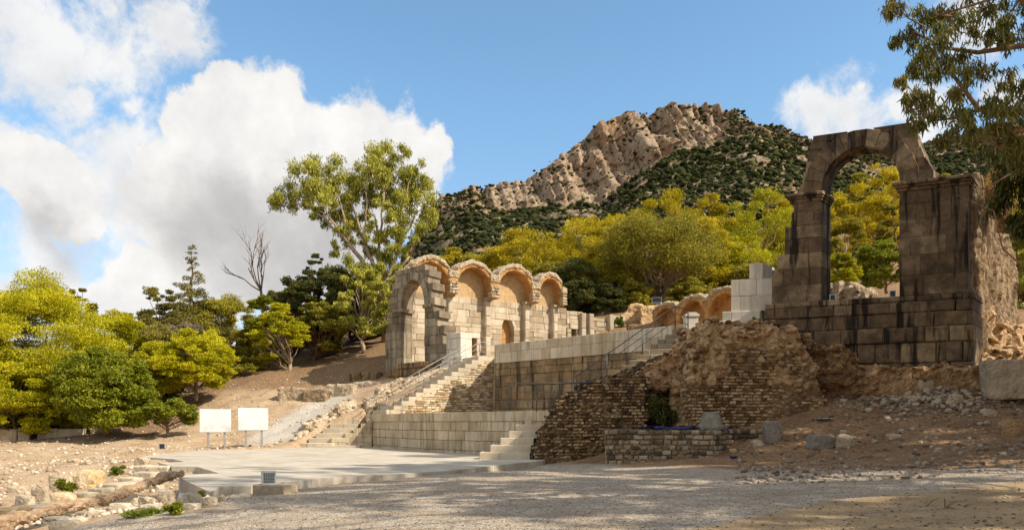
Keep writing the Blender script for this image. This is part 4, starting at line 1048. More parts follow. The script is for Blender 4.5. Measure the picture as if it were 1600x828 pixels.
for px in (912.5, 924.5, 956):
    mb = MB(); e = LW2.u(px, 0.4); courses(mb, LW2, [6.2, 8, 9.5, 11, 12.6 + rnd.uniform(-.2, .1)], lambda z: [(e - 0.3, e + 0.3)], 0.45, -0.3, (2, 3), 0.06, 0.03, 0.006, seed=int(px), ragged=0.03); build('half_column', mb, M['pale'], o)
mb = MB(); panel(mb, LW2, [(0, 6.2), (LW2.L, 6.2), (LW2.L, 11.6), (0, 11.6)], -0.92, -1.6); build('core', mb, M['plaster'], o)

# curved rear end of the gallery
def vault_run(label, A, B, nb_, zi, ztop, zv, name, seed, p=1.2, zbase=6.2):
    f = line_map(A, B); o = empty(name, (*A, zbase), label, 'ruined gallery')
    mb, rim, back = MB(), MB(), MB(); w_ = f.L / nb_
    panel(back, f, [(0, zbase), (f.L, zbase), (f.L, ztop - .25), (0, ztop - .25)], 0, -0.7)
    for b_ in range(nb_):
        a, c = b_ * w_, (b_ + 1) * w_; uc, ha = (a + c) / 2, w_ / 2 - 0.28
        for i in range(14):
            u, v = uc - ha * math.cos(math.pi * i / 14), uc - ha * math.cos(math.pi * (i + 1) / 14)
            inn = lambda q: zi + (ztop - .45 - zi) * math.sqrt(max(0, 1 - ((q - uc) / ha) ** 2))
            et = lambda q: zv + (ztop - zv) * math.sin(math.pi * (q - a) / w_) ** 0.8
            panel(mb, f, [(u, inn(u)), (v, inn(v)), (v, et(v)), (u, et(u))], p, -0.3)
            panel(rim, f, [(u, et(u) - .2), (v, et(v) - .2), (v, et(v) + .15), (u, et(u) + .15)], p + 0.12, -0.4)
        for e in (a, c):
            panel(mb, f, [(max(0, e - .3), zi - 3.0), (min(f.L, e + .3), zi - 3.0), (min(f.L, e + .3), zv), (max(0, e - .3), zv)], p, -0.3)
            panel(rim, f, [(max(0, e - .35), zv - .25), (min(f.L, e + .35), zv - .25), (min(f.L, e + .35), zv + .15), (max(0, e - .35), zv + .15)], p + .12, -0.4)
    remesh_mass('vaults', mb, M['plaster'], o, 0.14, 0.08, 1.6, 0.05, 4, seed=seed)
    remesh_mass('rubble_crown', rim, M['rim'], o, 0.12, 0.12, 1.5, 0.15, 2.6, seed=seed + 1)
    build('back_wall', back, M['plaster'], o)
vault_run('low ochre vaulted bays curving behind the head of the right stairs', XY(1034, 79), XY(1172, 66), 3, 11.2, 13.4, 12.9, 'vaulted_gallery', 21)
mb = MB()
lump(mb, 968, 985, 494, 478, 80.5, 80.8, 1.6, 6.2, (0.2, 1)); lump(mb, 983, 1004, 476, 473, 80.8, 81, 1.8, 6.2, (0.2, 1)); lump(mb, 1000, 1020, 475, 479, 79.6, 80, 2.2, 6.2, (0.2, 1)); lump(mb, 1014, 1050, 478, 474, 80.6, 80.6, 1.8, 6.2, (0.2, 1))
tag(remesh_mass('rubble_mass', mb, M['pitted'], None, 0.16, 0.2, 0.9, 0.10, 3, seed=12, origin=(*XY(1000, 80), 6.2)), 'broken stump of ochre vault rising between the low wall and the curved bays', 'ruined wall')

# ------------------------------------------------------------------ right archway
RA, RB = XY(1176, 37.2), XY(1515, 33.5)
E_R = (0.64, 0.768)
RF = line_map(RA, RB, E_R); uR = lambda px, w=0.0: RF.u(px, w)
ra = empty('ruined_archway', (*XY(1350, 35), 3.5), 'great blackened stone archway standing on a high block base at right', 'archway')
ZL = 7.3; ZC = 12.1; TH = 1.3
mb = MB()
b0, b1 = uR(1186, .3), uR(1521, .3)
def bspan(z): return [(b0 if z < 6 else uR(1192, .3), b1)]
courses(mb, RF, [2.4, 3.3, 4.25, 5.15, 5.85], bspan, 0.34, -2.2, (0.9, 1.9), 0.05, 0.06, 0.012, seed=210, ragged=0.02)
courses(mb, RF, [5.85, 6.5, 7.0], bspan, 0.22, -2.2, (0.8, 1.7), 0.04, 0.05, 0.012, seed=211, ragged=0.03)
courses(mb, RF, [7.0, ZL], bspan, 0.12, -2.0, (0.8, 2.0), 0.06, 0.04, 0.012, seed=212, ragged=0.04, skip=0.1)
build('base_courses', mb, M['dark'], ra)
oL, oR = uR(1284), uR(1405); oc = (oL + oR) / 2; oa = (oR - oL) / 2; ob = 1.9; ring = 0.80
mb = MB()
lt = [(ZL, uR(1207)), (8.9, uR(1207)), (8.95, uR(1214)), (9.6, uR(1216)), (9.65, uR(1225)), (10.9, uR(1227)), (10.95, uR(1236)), (ZC, uR(1238))]
courses(mb, RF, [ZL, 8.1, 8.9, 9.6, 10.3, 10.9, 11.55], lambda z: [(lerp_tab(lt, z), oL)], 0, -TH, (0.9, 1.7), 0.014, 0.014, 0.002, seed=220, ragged=0.016)
courses(mb, RF, [11.55, ZC - .05], lambda z: [(uR(1240), oL)], 0.02, -TH, (0.7, 1.4), 0.03, 0.01, 0.006, seed=221)
build('left_pier', mb, M['dark'], ra).name = 'pier'
mb = MB()
courses(mb, RF, [ZL, 8.2, 9.1, 9.9, 10.7, 11.4, ZC - .05], lambda z: [(oR, uR(1513))], 0, -TH, (1.2, 2.2), 0.012, 0.012, 0.002, seed=230, ragged=0.012)
build('pier', mb, M['dark'], ra)
for pa, pb in ((1237, 1284), (1404, 1514)):
    mb = MB(); u0_, u1_ = uR(pa), uR(pb)
    for k, (z0, z1, ex) in enumerate(((ZC - .12, ZC + .02, 0.10), (ZC + .02, ZC + .12, 0.22), (ZC + .12, ZC + .26, 0.34))):
        block(mb, [(u0_ - ex * .6, z0), (u1_ + ex * .45, z0), (u1_ + ex * .45, z1), (u0_ - ex * .6, z1)], ex, -TH - ex * .4, 0.025, RF)
    build('cornice', mb, M['dark'], ra)
ZS = ZC + 0.26
lo = [(ZS, uR(1243)), (12.75, uR(1244)), (12.8, uR(1253)), (13.4, uR(1255)), (13.45, uR(1259)), (14.1, uR(1261)), (14.4, uR(1266)), (15.2, uR(1272))]
ro = [(ZS, uR(1458)), (12.9, uR(1458)), (13.15, uR(1450)), (13.5, uR(1444)), (14.2, uR(1434)), (14.7, uR(1427)), (15.2, uR(1421))]
def aspan(z):
    l, r_ = lerp_tab(lo, z), lerp_tab(ro, z); h = (z - ZS) / (ob + ring)
    if h < 1:
        w = (oa + ring) * math.sqrt(1 - h * h)
        return [(l, oc - w), (oc + w, r_)]
    return [(l, r_)]
mb = MB()
courses(mb, RF, [ZS, 12.85, 13.4, 13.9, 14.4, 14.75, 15.05], aspan, 0, -TH, (1.2, 2.2), 0.01, 0.01, 0.002, seed=240, ragged=0.014)
build('arch_wall', mb, M['dark'], ra)
mb = MB(); voussoirs(mb, RF, oc, ZS, oa + 0.04, ob, ring, 13, 0.014, -TH - .01, 0.022, 0.018, 0.004, seed=6); build('arch_ring', mb, M['dark'], ra)
# restored white blocks stepping down on its left
mb = MB()
WF = line_map(XY(1128, 37.6), XY(1216, 36.9), E_R); w = WF.u
courses(mb, WF, [5.3, 6.0, 6.55], lambda z: [(w(1120), w(1194))], 0.3, -1.6, (0.7, 1.4), 0.02, 0.012, 0.004, seed=250)
courses(mb, WF, [6.55, 7.0], lambda z: [(w(1131), w(1190))], 0.2, -1.6, (0.7, 1.4), 0.02, 0.012, 0.004, seed=251)
courses(mb, WF, [7.0, 7.75, 8.55], lambda z: [(w(1142.5), w(1207))], 0.02, -1.5, (0.5, 0.9), 0.012, 0.012, 0.004, seed=252)
courses(mb, WF, [8.55, 9.3], lambda z: [(w(1171), w(1192))], 0.02, -1.5, (0.4, 0.5), 0.012, 0.012, 0.004, seed=253)
build('restored_blocks', mb, M['white'], ra)
# side wall running back from its right corner
RC = Vector((*XY(1516, 33.9), 0)); RD = RC + Vector((0.66, 0.75, 0)) * 12.6
SF = line_map((RC.x, RC.y), (RD.x, RD.y))
o = empty('ruined_wall', (RC.x, RC.y, 5.0), 'rough fluted side wall in sunlight running back from the right archway', 'ruined wall')
mb = MB(); seg = [(0, 12.2), (0.9, 12.4), (1.7, 12.9), (2.6, 12.6), (3.4, 12.0), (4.4, 11.6), (5.4, 11.6), (6.5, 11.3), (7.3, 10.9), (8.0, 11.0), (8.7, 10.8), (9.4, 11.7), (10.6, 11.5), (11.4, 10.4), (12.2, 9.6), (12.6, 8.8)]
for (a, za), (b, zb_) in zip(seg[:-1], seg[1:]):
    panel(mb, SF, [(a, 3.6), (b, 3.6), (b, zb_), (a, za)], 0.0, -1.2)
M['fluted'] = stone_mat('rough_sunlit_core', ((0.15, 0.10, 0.055), (0.30, 0.21, 0.125), (0.47, 0.36, 0.24)), stain=(0.10, 0.065, 0.035), stain_amt=0.3, streak=0.6, isl=0, warm=(0.45, 0.26, 0.12), warm_amt=0.5, bump=1.0, pit=0.5)
remesh_mass('core', mb, M['fluted'], o, 0.12, 0.10, 1.2, 0.08, 3, seed=14, streak=0.28)

# ------------------------------------------------------------------ brick-faced rubble ruins at right
def hit(px, py, lo=8.0, hi=120.0):
    """where the sight line through a photo pixel meets the ground"""
    D = np.arange(lo, hi, 0.1); X_ = (px - CX) / F * D; Z_ = EZ + (HY - py) / F * D
    s_ = Z_ - ground_z(X_, D, False); i = np.argmax(s_ < 0)
    D_ = float(D[i]) if s_[i] < 0 else hi
    return Vector((*XY(px, D_), EZ + (HY - py) / F * D_))
def wallpoly(mb, px0, D0, px1, D1, prof, zb, th, off=0.0):
    """solid with a front on the line px0@D0..px1@D1 and its top edge through photo points (px, y)"""
    f = line_map(XY(px0, D0), XY(px1, D1))
    pts = []
    for px, y in prof:
        u = f.u(px); pts.append((u, ZAT(y, f(u, 0, 0).y)))
    for (a, za), (b, zb_) in zip(pts[:-1], pts[1:]):
        panel(mb, f, [(a, zb), (b, zb), (b, zb_), (a, za)], off, off - th)
    return f
BR = ((0.06, 0.036, 0.019), (0.19, 0.12, 0.06), (0.40, 0.28, 0.16))
fA = line_map(XY(830, 33.3), XY(1012, 33.2))
M['brickA'] = masonry_mat('brick_rubble', (fA.U.x, fA.U.y), BR, (0.37, 0.22, 0.10), 0.20, 0.125, (0.24, 0.15, 0.075), upatch=0.5, stain_amt=0.6)
mb = MB()
wallpoly(mb, 830, 33.3, 1012, 33.2, [(836, 706), (836.5, 694), (845, 691), (845.5, 672), (853, 670), (853.5, 656), (860, 653), (860.5, 640), (873, 636), (873.5, 622), (893, 619), (893.5, 611), (918, 610), (918.5, 600), (946, 599), (946.5, 592), (975, 591), (975.5, 584), (1008, 582)], -0.4, 1.9)
wallpoly(mb, 905, 34.4, 1060, 34.6, [(905, 602), (950, 588), (1000, 572), (1060, 548)], 1.0, 1.2)
ao = empty('brick_ruin', (*XY(900, 34), 0), 'dark small-stone rubble wall right of the broad pale steps, its top broken into a slope', 'ruined wall')
ca_ = remesh_mass('core', mb, M['brickA'], ao, 0.10, 0.15, 1.0, 0.10, 4.5, seed=31)
stud(ca_, 240, .10, .36, M['rubble'], 8, cond=lambda c: c[:, 2] > np.interp(c[:, 0] / c[:, 1] * F + CX, [830, 850, 885, 940, 1010], [-1, .6, 2.2, 2.9, 3.2]))
PA = [(830, 707), (832, 692), (841, 690.5), (842, 671), (850, 669.5), (851, 655), (857, 653), (858, 639), (870, 636), (871, 621), (890, 618.5), (891, 609), (915, 608), (916, 598), (944, 597), (945, 589), (974, 588), (975, 581), (1008, 579)]
PAu = [(ZAT(y, fA(fA.u(px), 0, 0).y), fA.u(px)) for px, y in PA]
mb = MB()
courses(mb, fA, list(np.arange(-0.1, 3.95, 0.135)), lambda z: [(lerp_tab(PAu, z + 0.1), fA.L)], 0.065, -0.35, (0.12, 0.30), 0.035, 0.045, 0.018, seed=341, ragged=0.03, skip=0.12, end_jit=0.2)
build('facing_stones', mb, M['smallstone'], ao)
mb = MB(); f_ = line_map(XY(905, 34.3), XY(1060, 34.4)); PAb = [(ZAT(y, 34.4), f_.u(px)) for px, y in ((905, 606), (950, 590), (1000, 574), (1060, 550))]
courses(mb, f_, list(np.arange(2.6, 4.8, 0.15)), lambda z: [(lerp_tab(PAb, z), f_.L)], 0.08, -0.35, (0.12, 0.32), 0.035, 0.05, 0.018, seed=342, ragged=0.03, skip=0.15, end_jit=0.2)
build('upper_stones', mb, M['smallstone'], ao)
fB = line_map(XY(1060, 32.6), XY(1292, 33.4))
M['brickB'] = masonry_mat('brick_face', (fB.U.x, fB.U.y), ((0.14, 0.085, 0.045), (0.32, 0.21, 0.11), (0.47, 0.34, 0.2)), (0.44, 0.27, 0.125), 0.22, 0.13, (0.28, 0.17, 0.085), upatch=0.55, stain_amt=0.35)
br = empty('vault_ruin', (*XY(1170, 33.5), 0.8), 'big brown brick-faced vault fragment with a jagged rubble top in front of the right archway', 'ruined vault')
mb = MB()
wallpoly(mb, 1062, 32.7, 1292, 33.3, [(1064, 640), (1070, 600), (1076, 560), (1084, 545), (1120, 540), (1180, 545), (1230, 550), (1258, 566), (1276, 596), (1290, 628)], 0.3, 2.4)
remesh_mass('brick_face', mb, M['brickB'], br, 0.10, 0.15, 0.8, 0.05, 4.5, seed=32, rows=0.125)
PL = [(ZAT(y, 32.8), fB.u(px)) for px, y in ((1064, 660), (1066, 640), (1072, 605), (1080, 575), (1094, 552), (1112, 540))]
PR = [(ZAT(y, 33.2), fB.u(px)) for px, y in ((1290, 640), (1289, 625), (1276, 598), (1258, 570), (1240, 552), (1226, 540))]
mb = MB()
courses(mb, fB, list(np.arange(0.9, 4.75, 0.135)), lambda z: [(lerp_tab(PL, z), lerp_tab(PR, z))], 0.07, -0.35, (0.13, 0.34), 0.033, 0.04, 0.017, seed=343, ragged=0.028, skip=0.10, end_jit=0.2)
build('facing_stones', mb, M['tanstone'], br)
mb = MB()
wallpoly(mb, 1076, 33.0, 1262, 33.6, [(1078, 530), (1086, 512), (1104, 505), (1128, 499), (1150, 506), (1178, 503), (1205, 511), (1232, 516), (1250, 534), (1262, 560)], 4.2, 2.6, 0.25)
wallpoly(mb, 1076, 33.0, 1130, 33.2, [(1076, 540), (1100, 530), (1130, 545)], 3.4, 1.2, 0.45)
wallpoly(mb, 1200, 33.2, 1275, 33.6, [(1200, 545), (1240, 540), (1275, 575)], 3.2, 1.6, 0.2)
rt_ = remesh_mass('rubble_top', mb, M['rubble'], br, 0.09, 0.26, 1.1, 0.26, 2.4, seed=33)
stud(rt_, 420, .10, .48, M['rubble'], 3)
mb = MB()                                             # rubble arch over the dark recess, and the recess' back
wallpoly(mb, 1000, 33.9, 1080, 33.4, [(1000, 580), (1030, 565), (1055, 545), (1080, 525)], ZAT(606, 33.6), 1.6)
wallpoly(mb, 1050, 33.4, 1082, 33.2, [(1050, 600), (1064, 560), (1082, 545)], ZAT(640, 33.3), 1.2)
ra_ = remesh_mass('recess_arch', mb, M['rubble'], br, 0.09, 0.2, 1.0, 0.18, 2.6, seed=34)
stud(ra_, 160, .10, .34, M['rubble'], 4)
mb = MB(); wallpoly(mb, 990, 35.6, 1090, 35.4, [(990, 590), (1090, 570)], 0.5, 0.5)
remesh_mass('recess_back', mb, M['brickA'], br, 0.14, 0.08, 1.0, 0.05, 4, seed=35)
mb = MB()
wallpoly(mb, 1250, 34.3, 1352, 34.0, [(1250, 522), (1285, 536), (1318, 540), (1338, 556), (1352, 590)], 2.0, 1.6, 0.3)
wallpoly(mb, 1290, 33.9, 1345, 33.7, [(1290, 552), (1320, 556), (1345, 580)], 3.2, 1.2, 0.3)
tag(remesh_mass('rubble_mass', mb, M['rubble'], None, 0.11, 0.38, 0.7, 0.22, 2.2, seed=36, origin=(*XY(1310, 34), 2)), 'dark brown overhanging lump of concreted rubble against the archway base', 'ruined wall')
stud(bpy.data.objects['rubble_mass.001'], 200, .10, .42, M['rubble'], 5)
mb = MB()
wallpoly(mb, 1336, 33.6, 1552, 32.6, [(1336, 586), (1370, 572), (1420, 574), (1470, 570), (1520, 571), (1552, 566)], 1.6, 1.6, 0.0)
tag(remesh_mass('foundation_rubble', mb, M['rubble'], None, 0.12, 0.28, 0.9, 0.16, 2.4, seed=37, origin=(*XY(1440, 33), 2)), 'crumbling brown rubble footing exposed under the right archway base', 'ruined wall')
stud(bpy.data.objects['foundation_rubble'], 260, .08, .34, M['rubble'], 6)
mb = MB()
wallpoly(mb, 1524, 36.5, 1640, 38.5, [(1524, 500), (1545, 486), (1560, 512), (1585, 520), (1600, 500), (1640, 505)], 3.0, 3.0)
wallpoly(mb, 1536, 34.5, 1640, 35.5, [(1536, 545), (1570, 535), (1600, 548), (1640, 540)], 2.4, 2.0)
tag(remesh_mass('rubble_mass', mb, M['rubble'], None, 0.16, 0.45, 0.6, 0.25, 1.8, seed=38, origin=(*XY(1580, 37), 3)), 'heap of dark rubble masonry at the foot of the fluted side wall', 'ruined wall')
stud(bpy.data.objects['rubble_mass.002'], 220, .12, .55, M['rubble'], 7)
def slab(name, px0, D0, px1, D1, y0, y1, th, mat, label, cat, seed, amp=0.05, vox=0.07, lean=0.0, group=None):
    f = line_map(XY(px0, D0), XY(px1, D1)); mb = MB()
    z1, z0 = ZAT(y0, D0), ZAT(y1, D0) - 0.25
    panel(mb, f, [(0, z0), (f.L, z0), (f.L + lean, z1), (lean, z1)], 0, -th)
    return tag(remesh_mass(name, mb, M[mat], None, vox, amp, 1.5, amp * 0.5, 4, seed=seed, origin=(*XY((px0 + px1) / 2, D0), z0)), label, cat, group)
slab('stone_block', 1544, 31.6, 1640, 31.0, 562, 614, 1.5, 'fallen', 'large squared earth-coloured block at the right edge beside the rubble footing', 'stone block', 41, 0.08, 0.1)
# low front wall
LFW = [XY(945, 30.6), XY(1115, 30.0), XY(1151, 31.9), XY(1151, 33.6), XY(960, 33.6)]
M['lowwall'] = masonry_mat('low_wall_stones', (1, 0), ((0.14, 0.10, 0.06), (0.29, 0.215, 0.135), (0.42, 0.33, 0.22)), (0.20, 0.14, 0.08), 0.34, 0.19, (0.3, 0.22, 0.13), upatch=0.75, stain_amt=0.35)
mb = MB(); mb.prism(LFW, -0.3, 1.30); mb.prism([XY(1151, 31.7), XY(1193, 31.4), XY(1193, 32.6), XY(1151, 32.8)], -0.2, 1.32)
lo_ = empty('low_stone_wall', (*XY(1040, 31), 0), 'low stone wall with a dusty flat top in front of the brown ruins', 'low wall')
remesh_mass('core', mb, M['lowwall'], lo_, 0.08, 0.05, 1.2, 0.04, 4, seed=42, rows=0.19)
mb = MB()
for a, b, top_, sd in ((LFW[0], LFW[1], 1.32, 1), (LFW[1], LFW[2], 1.32, 2), (XY(1151, 31.7), XY(1193, 31.4), 1.33, 3)):
    f = line_map(a, b); courses(mb, f, list(np.linspace(-0.1, top_, 8)), lambda z: [(0, f.L)], 0.06, -0.3, (0.17, 0.42), 0.04, 0.035, 0.018, seed=350 + sd, ragged=0.02, skip=0.03)
build('facing_stones', mb, M['wallstone'], lo_)

# blue tarpaulin on that wall
def sheet(name, px0, px1, D0, D1, z, mat, label, cat, amp=0.05, seed=0, n=26):
    x0, x1 = XY(px0, D0)[0], XY(px1, D0)[0]
    us_, vs_ = np.linspace(0, 1, n), np.linspace(0, 1, 12)
    U_, V_ = np.meshgrid(us_, vs_)
    edge = fbm2(U_ * 3 + seed, V_ * 3, 3, seed) * 0.12
    X_ = x0 + (x1 - x0) * (U_ + edge * 0.3); Y_ = D0 + (D1 - D0) * (V_ + edge)
    Z_ = z + np.abs(fbm2(U_ * 6, V_ * 4, 4, seed + 5)) * amp * 2
    top = np.stack([X_, Y_, Z_], -1).reshape(-1, 3); bot = top - [0, 0, 0.012]; k = n * 12
    idx = np.arange(k).reshape(12, n)
    q = np.stack([idx[:-1, :-1], idx[:-1, 1:], idx[1:, 1:], idx[1:, :-1]], -1).reshape(-1, 4)
    rim_ = list(idx[0, :]) + list(idx[1:, -1]) + list(idx[-1, -2::-1]) + list(idx[-2:0:-1, 0])
    sidef = [(rim_[i], rim_[(i + 1) % len(rim_)], rim_[(i + 1) % len(rim_)] + k, rim_[i] + k) for i in range(len(rim_))]
    me = np_mesh(name, np.vstack([top, bot]), np.vstack([q, q[:, ::-1] + k, np.array(sidef)]), True)
    c_ = Vector(((x0 + x1) / 2, (D0 + D1) / 2, z)); me.transform(__import__('mathutils').Matrix.Translation(-c_))
    o = link_mesh(name, me, M[mat]); o.location = c_
    return tag(o, label, cat)
sheet('tarpaulin', 1008, 1092, 30.7, 32.0, 1.36, 'tarp', 'crumpled blue tarpaulin spread on the low stone wall before the dark recess', 'tarpaulin', 0.07, 3)
sheet('tarpaulin', 1117, 1143, 31.3, 32.0, 1.36, 'tarp', 'small scrap of blue tarpaulin right of the grey column base', 'tarpaulin', 0.06, 8, 12)
# tapered column base
def lathe(mb, c, prof, seg=28):
    v = []; n = len(prof)
    for r_, z in prof:
        v += [(c.x + r_ * math.cos(2 * math.pi * k / seg), c.y + r_ * math.sin(2 * math.pi * k / seg), c.z + z) for k in range(seg)]
    f = [tuple(reversed(range(seg))), tuple((n - 1) * seg + k for k in range(seg))]
    for i in range(n - 1):
        f += [(i * seg + k, i * seg + (k + 1) % seg, (i + 1) * seg + (k + 1) % seg, (i + 1) * seg + k) for k in range(seg)]
    mb.add(v, f)
cbp = Vector((*XY(1111, 30.9), 1.33))
mb = MB(); lathe(mb, cbp, [(0.54, 0), (0.56, 0.05), (0.56, 0.13), (0.53, 0.17), (0.47, 0.19), (0.44, 0.26), (0.40, 0.40), (0.365, 0.54), (0.35, 0.62), (0.36, 0.66), (0.33, 0.69)])
tag(build('column_base', mb, M['greyblock'], None, False, cbp), 'round grey stone column base tapering upwards on the low wall', 'column base')

# loose blocks and boulders at right
def stone(name, px0, px1, y0, y1, mat, label, cat, seed, boxy=0.7, deep=0.8, sink=0.12, rough=0.2, group=None, tilt=0.0, D=None, sub=3):
    b = hit((px0 + px1) / 2, y1) if D is None else P((px0 + px1) / 2, y1, D)
    w = (px1 - px0) / F * b.y; h = (y1 - y0) / F * b.y
    me = rock_mesh((w * 1.06, w * deep, h * (1.1 + sink)), seed, sub, rough, boxy=boxy)
    o = link_mesh(name, me, M[mat]); o.location = (b.x, b.y + w * deep * 0.4, b.z + h * (0.5 - sink * 0.5)); o.rotation_euler = (0, tilt, seed * 0.7 % 0.5 - 0.25)
    return tag(o, label, cat, group)
stone('stone_block', 1195, 1224, 655, 694, 'greyblock', 'upright squared grey stone block standing at the right end of the low wall', 'stone block', 1, 0.92, 0.8, 0.1, 0.07)
stone('stone_block', 1265, 1309, 676, 703, 'greyblock', 'squat grey stone block lying on the brown slope, the larger of two side by side', 'stone block', 2, 0.9, 0.7, 0.1, 0.09)
stone('boulder', 1309, 1339, 678, 701, 'boulder', 'brown broken boulder leaning against the squat grey block', 'boulder', 3, 0.6, 0.8)
stone('boulder', 1173, 1196, 687, 701, 'boulder', 'tan rounded stone at the foot of the upright grey block', 'boulder', 4, 0.4)
stone('boulder', 1388, 1412, 677, 687, 'boulder', 'flat brown stone alone on the middle of the earth slope', 'boulder', 5, 0.5)
stone('boulder', 1462, 1476, 699, 708, 'palerubble', 'small pale angular stone low on the earth slope', 'boulder', 6, 0.5)
stone('boulder', 1434, 1464, 590, 612, 'boulder', 'pale boulder half buried under the rubble footing', 'boulder', 7, 0.4)
stone('boulder', 1486, 1508, 614, 632, 'boulder', 'tan boulder below the footing, left of two near the right block', 'boulder', 8, 0.5)
stone('boulder', 1536, 1562, 638, 652, 'boulder', 'sandy boulder below the large squared right-edge block', 'boulder', 9, 0.5)
stone('boulder', 1570, 1604, 652, 682, 'rubble', 'dark rubble boulder at the right edge of the slope', 'boulder', 10, 0.5)
stone('boulder', 1140, 1152, 700, 709, 'ochrerock', 'small rust-coloured stone by the corner of the low wall', 'boulder', 12, 0.4)
sheet('plastic_sheet', 1281, 1303, hit(1292, 661).y, hit(1292, 661).y + 0.9, hit(1292, 659).z + 0.14, 'litter', 'pale flat sheet of plastic lying on the earth slope', 'litter', 0.03, 11, 10)
M['pink'] = plain_mat('red_plastic', (0.6, 0.12, 0.1), 0.5)
h_ = hit(1294, 623); sheet('litter_bag', 1289, 1301, h_.y, h_.y + 0.35, h_.z + 0.1, 'pink', 'small red and white scrap beside the brick-faced vault ruin', 'litter', 0.12, 15, 8)
h_ = hit(1148, 718); sheet('plastic_scrap', 1143, 1153, h_.y, h_.y + 0.25, h_.z + 0.05, 'tarp', 'tiny blue plastic scrap on the gravel before the low wall', 'litter', 0.12, 19, 8)
# rubble stones below the archway: individuals that nothing tells apart
r_ = random.Random(5); base_rocks = [rock_mesh((1, 1, 0.8), 50 + k, 2, 0.3, boxy=0.5) for k in range(5)]
for me in base_rocks: me.materials.append(M['fallen'])
for k in range(130):
    px, py_ = (r_.gauss(1425, 60), r_.gauss(622, 14)) if k < 80 else (r_.uniform(1300, 1590), r_.uniform(640, 715)) if k < 105 else (r_.uniform(1500, 1600), r_.uniform(600, 665))
    if not (1300 < px < 1600 and 596 < py_ < 720): continue
    b = hit(px, py_); s_ = r_.uniform(0.15, 0.36) * (0.75 if k >= 80 else 1)
    o = bpy.data.objects.new('rubble_stone', base_rocks[k % 5]); COL.objects.link(o)
    o.location = (b.x, b.y, b.z + s_ * 0.25); o.scale = (s_ * r_.uniform(.8, 1.3), s_, s_ * r_.uniform(.7, 1.1)); o.rotation_euler = (r_.uniform(-.4, .4), r_.uniform(-.4, .4), r_.uniform(0, 6.3))
    tag(o, 'loose fist-sized stone fallen on the earth slope below the right archway', 'stone', 'fallen stones below the right archway')

# ------------------------------------------------------------------ left: steps, log, rocks
steps = [((230, 262, 730, 742), 'pale step slab just below the notch in the platform edge'), ((206, 231, 727, 741), 'upright pale block at the head of the old steps'),
         ((206, 237, 741, 752), 'worn tread second from the platform above the fallen log'), ((183, 207, 748, 761), 'worn tread with a weed growing at its back'),
         ((157, 184, 749, 772), 'tall step block in the middle of the old steps above the log'), ((136, 159, 766, 780), 'light squared tread touching the middle of the log'),
         ((110, 133, 776, 788), 'small tread between the green plant and the log'), ((60, 97, 792, 804), 'long flat tread low beside the log'), ((38, 62, 798, 811), 'lowest flat tread of the old steps by the log')]
for k, ((a, b, c, d), lab) in enumerate(steps):
    q = hit((a + b) / 2, d); D = q.y; f = line_map(XY(a, D + .1), XY(b, D - .1)); mb = MB(); zt_ = q.z + 0.33; a, b = a - 2, b + 3; dep = max(.5, ((EZ - zt_) * F / (c - HY)) - D)
    block(mb, [(0, q.z - .4), (f.L, q.z - .4), (f.L, zt_ + rnd.uniform(-.02, .02)), (0, zt_)], 0, -min(dep, 1.6), 0.025, f)
    tag(remesh_mass('step_block', mb, M['step'], None, 0.05, 0.02, 2, 0.012, 5, seed=70 + k, origin=q), lab, 'stone step', 'old stone steps beside the log')
low = [((132, 161, 796, 810), 'step', 'square pale block below the log, right of a smaller one'), ((101, 131, 808, 820), 'step', 'flat pale block below the log nearest the photo bottom'),
       ((164, 201, 785, 802), 'step', 'long pale block tucked under the log'), ((188, 215, 773, 790), 'step', 'broken pale block against the log above a jagged white stone'),
       ((220, 247, 787, 801), 'step', 'cream squared stone with weeds at its foot'), ((282, 311, 785, 797), 'step', 'clean pale slab leaning below the platform corner')]
for k, ((a, b, c, d), mt, lab) in enumerate(low):
    stone('stone_block', a, b, c, d, mt, lab, 'stone block', 90 + k, 0.94, 0.8, 0.3, 0.07)
bl = [((212, 237, 775, 790), 'palerubble', 'jagged white stone under the log'), ((242, 270, 763, 789), 'boulder', 'tan rounded boulder left of the big grey rock'), ((268, 312, 768, 796), 'greyblock', 'big flat grey-brown rock below the platform corner'),
      ((230, 253, 756, 771), 'boulder', 'round brown boulder between the log and the platform'), ((310, 338, 776, 790), 'boulder', 'ragged brown stone at the gravel edge under the platform'), ((338, 352, 774, 785), 'boulder', 'small brown stone beside the platform front corner'),
      ((271, 285, 793, 802), 'ochrerock', 'small brick-red stone among the blocks at the gravel edge'), ((70, 106, 738, 772), 'boulder', 'slanting grey slab of rock left of the orange outcrop'), ((96, 156, 732, 766), 'ochrerock', 'orange weathered rock outcrop behind the green plant'),
      ((45, 73, 756, 786), 'boulder', 'grey upright rock left of the slanting slab'), ((18, 48, 772, 792), 'boulder', 'low brown rock near the left edge above the ochre one'), ((-12, 46, 790, 815), 'ochrerock', 'ochre rock at the left edge above the log'),
      ((70, 113, 767, 793), 'ochrerock', 'ochre sloping rock in front of the green plant'), ((207, 229, 713, 730), 'boulder', 'dark squared stone at the left tip of the platform'), ((127, 141, 719, 727), 'boulder', 'small rust-brown stone on the slope above the outcrop'),
      ((150, 186, 776, 790), 'greyblock', 'dark wedge of rock between two pale blocks under the log'), ((250, 290, 744, 757), 'boulder', 'flat brown slab of rock by the thin end of the log'), ((6, 40, 756, 774), 'boulder', 'pale rock bank at the left edge of the slope'), ((60, 100, 806, 822), 'greyblock', 'long dark slab beside the log near the photo bottom'),
      ((70, 110, 812, 832), 'boulder', 'dark rock below the log at the bottom left'), ((100, 122, 716, 725), 'palerubble', 'pale stone on the beige slope far from the steps')]
